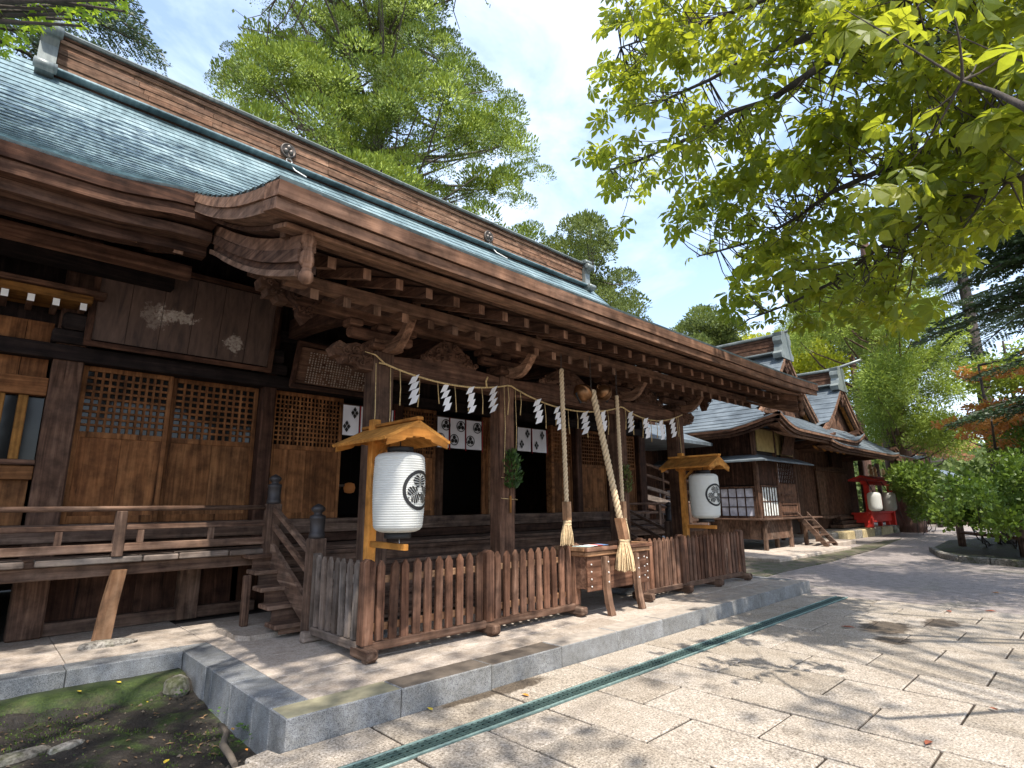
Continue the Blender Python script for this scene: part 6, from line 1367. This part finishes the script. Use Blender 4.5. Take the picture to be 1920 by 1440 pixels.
# --- orange tree, shrubs
ORG = leafmat('orange_leaf_crown', (.17,.065,.02), (.36,.15,.04), (.50,.28,.09), (.7,.3,.04), .45, .5)
puff_tree('maple_tree', 'orange autumn maple with layered sprays beyond the shrub bed', 1850, 770, 27, [(1790,870),(1780,700),(1800,690),(1870,680),(1960,690),(1960,860),(1880,830),(1800,880)], 4.0, 3.3, 7.6, 90, (.45,.9), 240, .11, .04, ORG, BARK_D, flat=.22, up=0, tr=.14, wild=.8)
GRN = leafmat('maple_leaf_green', (.05,.09,.015), (.14,.20,.03), (.26,.33,.05), (.4,.5,.05), .45, .5)
puff_tree('maple_tree', 'green maple foliage mixed beside the orange maple', 1900, 740, 31, [(1800,700),(1780,640),(1960,640),(1960,900),(1890,870),(1830,820)], 4.5, 3.3, 9.5, 100, (.5,.9), 140, .14, .06, GRN, BARK_D, flat=.35, up=0, tr=.15)
PINK = leafmat('fading_leaf', (.20,.09,.05), (.36,.17,.09), (.5,.3,.18), (.55,.3,.15), .4, .6)
puff_tree('maple_tree', 'thin fading reddish tree above the far gatehouse', 1740, 845, 44, [(1640,880),(1650,830),(1700,820),(1800,830),(1830,870),(1760,880)], 5.5, 5.0, 7.6, 90, (.5,.9), 120, .16, .06, PINK, BARK_D, flat=.35, up=0, tr=.15)
SHR = leafmat('shrub_leaf', (.025,.055,.012), (.085,.145,.024), (.22,.30,.045), (.25,.38,.03), .35, .42)
pc = P0(1890, 1012, .1)
puff_tree('evergreen_shrub', 'large leafy shrub behind the log fence at the right edge', 1880, 900, 20.5, [(1790,935),(1800,870),(1850,830),(1900,810),(1960,800),(1960,960),(1900,985),(1830,985),(1780,975),(1745,965)], 2.5, .85, 4.4, 105, (.22,.42), 150, .12, .04, SHR, BARK_D, tr=.09, base=(pc[0],pc[1],.05), wild=.9)
pc = P0(1945, 1000, .1)
puff_tree('evergreen_shrub', 'second leafy shrub cut by the photo edge, higher than the first', 1960, 850, 22.5, [(1850,860),(1870,820),(1920,800),(1990,790),(1990,960),(1880,960)], 2.2, 1.2, 4.8, 60, (.25,.45), 150, .12, .04, SHR, BARK_D, tr=.09, base=(pc[0],pc[1],.05), wild=.9)
SHR2 = leafmat('young_tree_leaf', (.035,.065,.014), (.10,.16,.03), (.24,.31,.06), (.25,.38,.03), .35, .42)
pc = P0(1728, 993, 0)
puff_tree('evergreen_shrub', 'feathery green shrub in front of the huge cedar trunk', 1715, 930, 32.5, [(1665,885),(1690,868),(1740,872),(1760,900),(1752,930),(1765,955),(1740,985),(1705,992),(1700,930)], 2.4, .4, 4.0, 85, (.3,.5), 130, .17, .045, SHR2, BARK_D, tr=.07, base=(pc[0],pc[1],0), wild=.9)
# far woods behind everything
FARW = leafmat('far_wood_foliage', (.035,.055,.018), (.09,.125,.035), (.18,.22,.07), (.2,.28,.05), .3, .7)
Cw = []
for i in range(620):
    a = R_(random.uniform(-14, 34)); d = random.uniform(62, 90); hmax = 8+5*hnoise(a*9, 0, 2.3, 4)
    Cw.append((CAM[0]+d*math.cos(a), CAM[1]+d*math.sin(a), random.uniform(.2, max(2.2, hmax*.75))))
V, tn = puffs(Cw, rng.uniform(1.0,1.9,len(Cw)), 110, .55, .18, .3); me = fast_mesh(V, 4, 'far_woods', tn); me.materials.append(FARW); o = piece('far_woods', me, None, (0,0,0)); tag(o, 'far mixed wood closing the view behind the shrine buildings', 'woods', kind='stuff')

# ================================================================ BROADLEAF CANOPY (horse chestnut)
CHN = leafmat('chestnut_leaf', (.045,.078,.012), (.108,.150,.017), (.24,.255,.028), (.54,.57,.03), .58, .45)
def chest_leaf(seed):
    r = random.Random(seed); b = MB(); n = r.choice((5,6,7)); angs = np.linspace(-1.9, 1.9, n)
    for k, a in enumerate(angs):
        l = (1-.28*abs(a)/1.9)*r.uniform(.9,1.1); droop = r.uniform(.35,.75); d = np.array([math.cos(a), math.sin(a), 0]); s = np.array([-math.sin(a), math.cos(a), 0])
        def M(t, w_): return d*t*l*(1-.25*droop*t)+s*w_*l+np.array([0,0,-droop*l*t*t*.75-abs(w_)*-.25*l])
        P = [M(.06,0), M(.40,.115), M(.68,.205), M(1.0,0), M(.68,-.205), M(.40,-.115), M(.42,0), M(.70,0)]
        b.add(P, [(0,6,1),(1,6,7,2),(2,7,3),(0,5,6),(5,4,7,6),(4,3,7)])
    return np.array(b.v), b.f
LV = [chest_leaf(s) for s in range(8)]
def leaf_me(i, tint):
    v, f = LV[i]; me = mesh_from(v, f, 'leaf'); a = me.attributes.new('tint', 'FLOAT', 'POINT'); a.data.foreach_set('value', [tint]*len(v)); me.materials.append(CHN); return me
LM = [leaf_me(i % 8, t) for i, t in enumerate(np.linspace(.1, 1, 24))]
cpoly = [(1140,-30),(1150,60),(1128,150),(1140,210),(1100,300),(1112,345),(1150,330),(1145,400),(1160,430),(1230,425),(1262,440),(1290,400),(1300,470),(1290,490),(1340,480),(1400,480),(1370,540),(1362,610),(1410,620),(1480,590),(1500,610),(1560,580),(1600,610),(1660,590),(1700,610),(1740,570),(1800,540),(1790,470),(1870,440),(1950,400),(1950,-30)]
def cdist(u, v):
    f = min(1, max(0, (u-1110)/800)); return 12.6-4.2*f+.9*hnoise(u/150, v/150, 1.7)
chest = thing('chestnut_tree', 'broad leaved chestnut spreading backlit drooping leaves over the courtyard', 'tree', (8.6, -10.2, 0))
def leaf_frame(tipdir):
    d = unit(np.array(tipdir)+rng.normal(size=3)*.35); upv = unit(np.array([0,0,1.])+rng.normal(size=3)*.30); y = unit(np.cross(upv, d)); zz = np.cross(d, y); return np.stack([d, y, zz], 1)
leaves = []
cl = []   # leaf whorls on twig ends, so leaves come in tiers with gaps between
while len(cl) < 690:
    u, v = random.uniform(1090, 1950), random.uniform(-60, 620)
    if not inpoly(np.array([[u, v]]), cpoly)[0]: continue
    if hnoise(u/95., v/70., 1.3, 5) < -.22: continue
    cl.append((u, v))
cl += [(random.uniform(1150,1940), random.uniform(-200,-30)) for _ in range(60)]
near_tips = [(random.uniform(1560,1950), random.uniform(-20,330)) for _ in range(8)]
tips = []
for ci, (u, v) in enumerate(cl+near_tips):
    d = cdist(u, v)*random.uniform(.86, 1.16) if ci < len(cl) else random.uniform(5.4, 7.0); c = at(u, v, d); tips.append(c); near = d < 6.5
    for k in range(random.choice((2,3,3,4))):
        p = c+rng.normal(size=3)*np.array([.16,.16,.10]); out_d = unit(np.array([-.5,.55,-.35])+rng.normal(size=3)*.7); s = random.uniform(.19,.35)*(1.0 if not near else .8); leaves.append((p, leaf_frame(out_d), s, random.randrange(24), np.linalg.norm(p-CAM)))
leaves = [L0 for L0 in leaves if L0[4] > 2.6]
def onscreen(p): q = pr(p); return q[2] > 0 and -10 < q[0] < 1930 and -10 < q[1] < 1450
vis = sorted(leaves, key=lambda L0: -(L0[2]/L0[4] if onscreen(L0[0]) else 0)); big, rest = vis[:300], vis[300:]
for p, Rm, s, i, d in big:
    o = bpy.data.objects.new('leaf', LM[i]); link(o, chest, p); o.rotation_euler = Matrix(Rm.tolist()).to_euler(); o.scale = (s, s, s)
V = []; F = []; T = []; off = 0
for p, Rm, s, i, d in rest:
    v, f = LV[i % 8]; V.append((v*s)@Rm.T+p); F += [tuple(off+q for q in ff_) for ff_ in f]; T += [i/23.]*len(v); off += len(v)
V = np.concatenate(V)-W0(chest); me = mesh_from(V, F, 'foliage'); a = me.attributes.new('tint', 'FLOAT', 'POINT'); a.data.foreach_set('value', np.array(T, np.float32)); me.materials.append(CHN); o = bpy.data.objects.new('foliage', me); link(o, chest, W0(chest)); o['kind'] = 'stuff'
trunk(chest, [(8.6,-10.2,0),(8.5,-10.0,2),(8.4,-9.7,4),(8.3,-9.5,6),(8.1,-9.2,8),(8.0,-9,10)], [.42,.36,.33,.29,.2,.1], BARK_D)
bl = MB()
def bough(px, r0, fork=True):
    pts = [at(u, v, d) for u, v, d in px]; bl.tube(pts, list(np.linspace(r0, r0*.25, len(pts))), 7); return pts
B_ = []
B_ += bough([(1960,-260,8.0),(1780,-90,8.6),(1650,0,9.2),(1570,45,9.8),(1490,80,10.4),(1410,105,10.9),(1330,150,11.4),(1240,190,11.9)], .085)
B_ += bough([(1900,-160,8.0),(1700,0,8.8),(1590,90,9.4),(1500,150,10.0),(1440,190,10.5),(1370,210,10.9),(1290,260,11.4),(1200,300,11.9),(1140,320,12.3)], .075)
B_ += bough([(2050,150,7.6),(1880,215,8.0),(1760,270,8.5),(1650,320,9.2),(1560,360,9.8),(1490,410,10.4),(1420,450,10.8),(1350,470,11.2),(1310,480,11.4)], .055)
B_ += bough([(2100,330,4.7),(1920,200,4.9),(1860,170,5.2),(1800,150,5.6)], .03)
B_ += bough([(2050,300,7.5),(1880,340,8.0),(1760,400,8.6),(1640,470,9.4),(1560,530,10.0),(1480,570,10.5),(1400,600,10.9)], .05)
B_ += bough([(1620,-80,9.6),(1480,-20,10.3),(1330,40,11.2),(1220,70,11.9),(1160,90,12.3)], .05)
for q in ((1960,-260,8.0),(1900,-160,8.0),(2050,150,7.6),(2100,330,4.7),(2050,300,7.5),(1620,-80,9.6)):
    e = at(*q); bl.tube(limb_path((8.3,-9.5,5.6+random.uniform(-1,2)), e, .03), [.034,.032,.03,.028,.027], 8)
BP = np.concatenate([np.array([B_[i]+(B_[i+1]-B_[i])*q for q in np.linspace(0,.92,12)]) for i in range(len(B_)-1) if np.linalg.norm(B_[i+1]-B_[i]) < 2.2])
for c in tips[:690]+tips[-8:]:
    k = np.argmin(np.linalg.norm(BP-c-np.array([.25,-.35,.12])*np.linalg.norm(BP-c,axis=1).min(), axis=1)); a = BP[k]; bl.tube(limb_path(a, c, .08, 4), [.012,.009,.007,.004], 4, cap=False)
bl.build('boughs', BARK_D, chest)

# ================================================================ SHADE TREES round the courtyard, outside the picture
SHD = leafmat('oak_leaf', (.03,.06,.012), (.07,.11,.02), (.13,.17,.03), (.3,.4,.04), .3, .5)
regions = [  # surface box the shade falls on (x0,x1,y0,y1,z), height of the crown above, sprays, spread
 ((-4.5,1.2,-1.5,2.6,.1), (12,18), 105), ((-3,.9,2.6,4.3,.2), (12,17), 26), ((-4,2.5,2.0,6.8,6.), (13,18), 78), ((2.5,11.5,2.0,6.8,6.), (14,19), 60),
 ((-.6,10.2,-.6,1.2,3.8), (13,18), 62), ((.2,3.4,0,.95,.2), (12,17), 9), ((1.0,3.7,-3.5,-.3,0), (12,17), 8), ((5.9,9.6,-.4,1.2,.2), (12,17), 15), ((5.8,9.3,-3.2,-.4,0), (12,17), 24), ((9.3,17,-5,2.2,0), (12,17), 230), ((14,22,1,4.5,0), (10,14), 50), ((17,24,-4,0,0), (9,13), 90), ((3.4,6,-4,-1.2,0), (12,16), 3)]
S_ = SUN/SUN[2]; sh_pts = []
for (x0,x1,y0,y1,z), (h0,h1), n in regions:
    k = 0; tries = 0
    while k < n and tries < n*30:
        tries += 1; h = random.uniform(h0, h1); p = np.array([random.uniform(x0,x1), random.uniform(y0,y1), z]); q = p+S_*(h-z); uv = pr(q)
        if uv[2] > 0 and -60 < uv[0] < 1980 and -60 < uv[1] < 1500: continue
        # never above the open spot before the offering box
        g_ = q-S_*(q[2]-.5)
        if 3.9 < g_[0] < 5.5 and .0 < g_[1] < 1.0 and random.random() < .85: continue
        sh_pts.append(q); k += 1
sh_pts = np.array(sh_pts); homes = [(-6.5,-8.5,'oak_tree','spreading oak at the left of the courtyard, behind the photographer'), (-1.0,-14.5,'oak_tree','high oak behind the photographer'), (12.5,-14.5,'oak_tree','oak shading the gravel path from the right'), (-7.0,1.5,'oak_tree','oak standing at the left end of the hall')]
hom = np.array([h[:2] for h in homes]); own = np.argmin(np.linalg.norm(sh_pts[:,None,:2]-hom[None], axis=2), axis=1)
for i, (x, y, nm, lab) in enumerate(homes):
    P_ = sh_pts[own == i]
    if not len(P_): continue
    t = thing(nm, lab, 'tree', (x, y, 0)); V, tn = puffs(P_, rng.uniform(.28,.55,len(P_)), 26, .17, .055, -.1, .6, .9); crown_obj('crown', V, tn, SHD, t)
    tp = line((x,y,0), (x+random.uniform(-.5,.5), y+.6, 15)); trunk(t, tp, list(np.linspace(.45,.12,24)), BARK_D); limbs(t, tp, P_[::4], .045, BARK_D)
# --- maple branch at the top left and thin twigs
MPL = leafmat('green_maple_leaf', (.06,.13,.012), (.15,.26,.02), (.30,.42,.04), (.5,.62,.03), .5, .45)
mt_ = thing('maple_tree', 'bright green maple branch hanging into the top left corner', 'tree', (-6.2, 3.6, 0))
def star(s):
    out_ = []
    for k in range(10): a = math.pi*2*k/10; r = 1 if k % 2 == 0 else .36; out_.append((r*math.cos(a), r*math.sin(a), -.12*r*r))
    return np.array(out_)*s
V = []; F = []; T = []; off = 0; tipm = []
mpoly = [(-60,-60),(250,-60),(240,20),(200,45),(140,60),(110,45),(60,60),(40,100),(-60,125)]
n = 0
while n < 620:
    u, v = random.uniform(-60, 250), random.uniform(-60, 125)
    if not inpoly(np.array([[u,v]]), mpoly)[0]: continue
    n += 1; p = at(u, v, random.uniform(8.2, 10.5)); Rm = leaf_frame((.4,-.3,-.4)); w_ = star(random.uniform(.055,.085))@Rm.T+p; V.append(w_); V.append(p[None]); F += [(off+k, off+(k+1)%10, off+10) for k in range(10)]; T += [random.random()]*11; off += 11
    if n % 12 == 0: tipm.append(p)
V = np.concatenate(V)-W0(mt_); me = mesh_from(V, F, 'crown'); a = me.attributes.new('tint','FLOAT','POINT'); a.data.foreach_set('value', np.array(T, np.float32)); me.materials.append(MPL); link(bpy.data.objects.new('crown', me), mt_, W0(mt_))
tp = line((-6.2,3.6,0), (-5.6,3.4,8.2)); trunk(mt_, tp, list(np.linspace(.24,.09,24)), BARK_D); limbs(mt_, tp, tipm, .06, BARK_D)
tw = thing('twig_tree', 'bare thin twigs with a few small hanging leaves at the top of the photo', 'tree', (-6.0, -5.2, 0))
b = MB(); LVS = []
def twig(px, r0, d): b.tube([at(u, v, d) for u, v in px], list(np.linspace(r0, r0*.35, len(px))), 5, cap=False)
twig([(640,-120),(575,-40),(520,-5),(505,20),(503,60),(500,85)], .012, 7.6); twig([(575,-40),(530,40),(505,62),(470,55),(445,50)], .008, 7.6); twig([(520,-5),(490,28),(462,35),(440,18)], .006, 7.6); twig([(600,-60),(560,30),(545,60),(560,75),(600,80)], .007, 7.6); twig([(540,20),(552,8),(560,-20)], .005, 7.6); twig([(503,60),(530,70),(555,80)], .004, 7.6); twig([(820,-120),(860,-30),(850,20),(862,55)], .010, 7.2); twig([(620,-80),(590,10),(660,60)], .006, 7.6); twig([(880,-100),(905,-10),(915,10)], .008, 7.2)
for u, v, s in ((438,16,.05),(458,28,.05),(462,36,.06),(470,40,.05),(530,22,.06),(486,55,.06),(560,25,.04),(515,72,.04),(545,70,.03),(555,78,.03),(565,36,.04),(580,10,.04),(862,60,.06),(855,40,.05),(845,25,.05),(912,5,.07),(920,8,.06),(872,30,.05),(598,82,.03),(505,30,.03),(448,45,.03)):
    p = at(u, v, 7.5); Rm = leaf_frame((0,0,-1)); q = np.array([[0,0,0],[.5,.32,0],[1.1,0,0],[.5,-.32,0]])*s; LVS.append(q@Rm.T+p)
tl = list(b.v); b.tube(limb_path((-5.6,-4.6,8.5), at(640,-120,7.6), .02), [.06,.05,.04,.025,.012], 6); b.tube(limb_path((-5.6,-4.6,8.5), at(820,-120,7.2), .02), [.06,.05,.035,.02,.01], 6); b.tube(limb_path((-5.6,-4.6,8.5), at(880,-100,7.2), .02), [.05,.04,.03,.02,.01], 6); b.tube([(-6.0,-5.2,0),(-5.6,-4.6,8.5)], [.2,.1], 8); b.build('twigs', BARK_D, tw)
LVm = np.concatenate(LVS)-W0(tw); me = fast_mesh(LVm, 4, 'twig_leaves', rng.random(len(LVS))*.5); me.materials.append(SHD); link(bpy.data.objects.new('twig_leaves', me), tw, W0(tw))
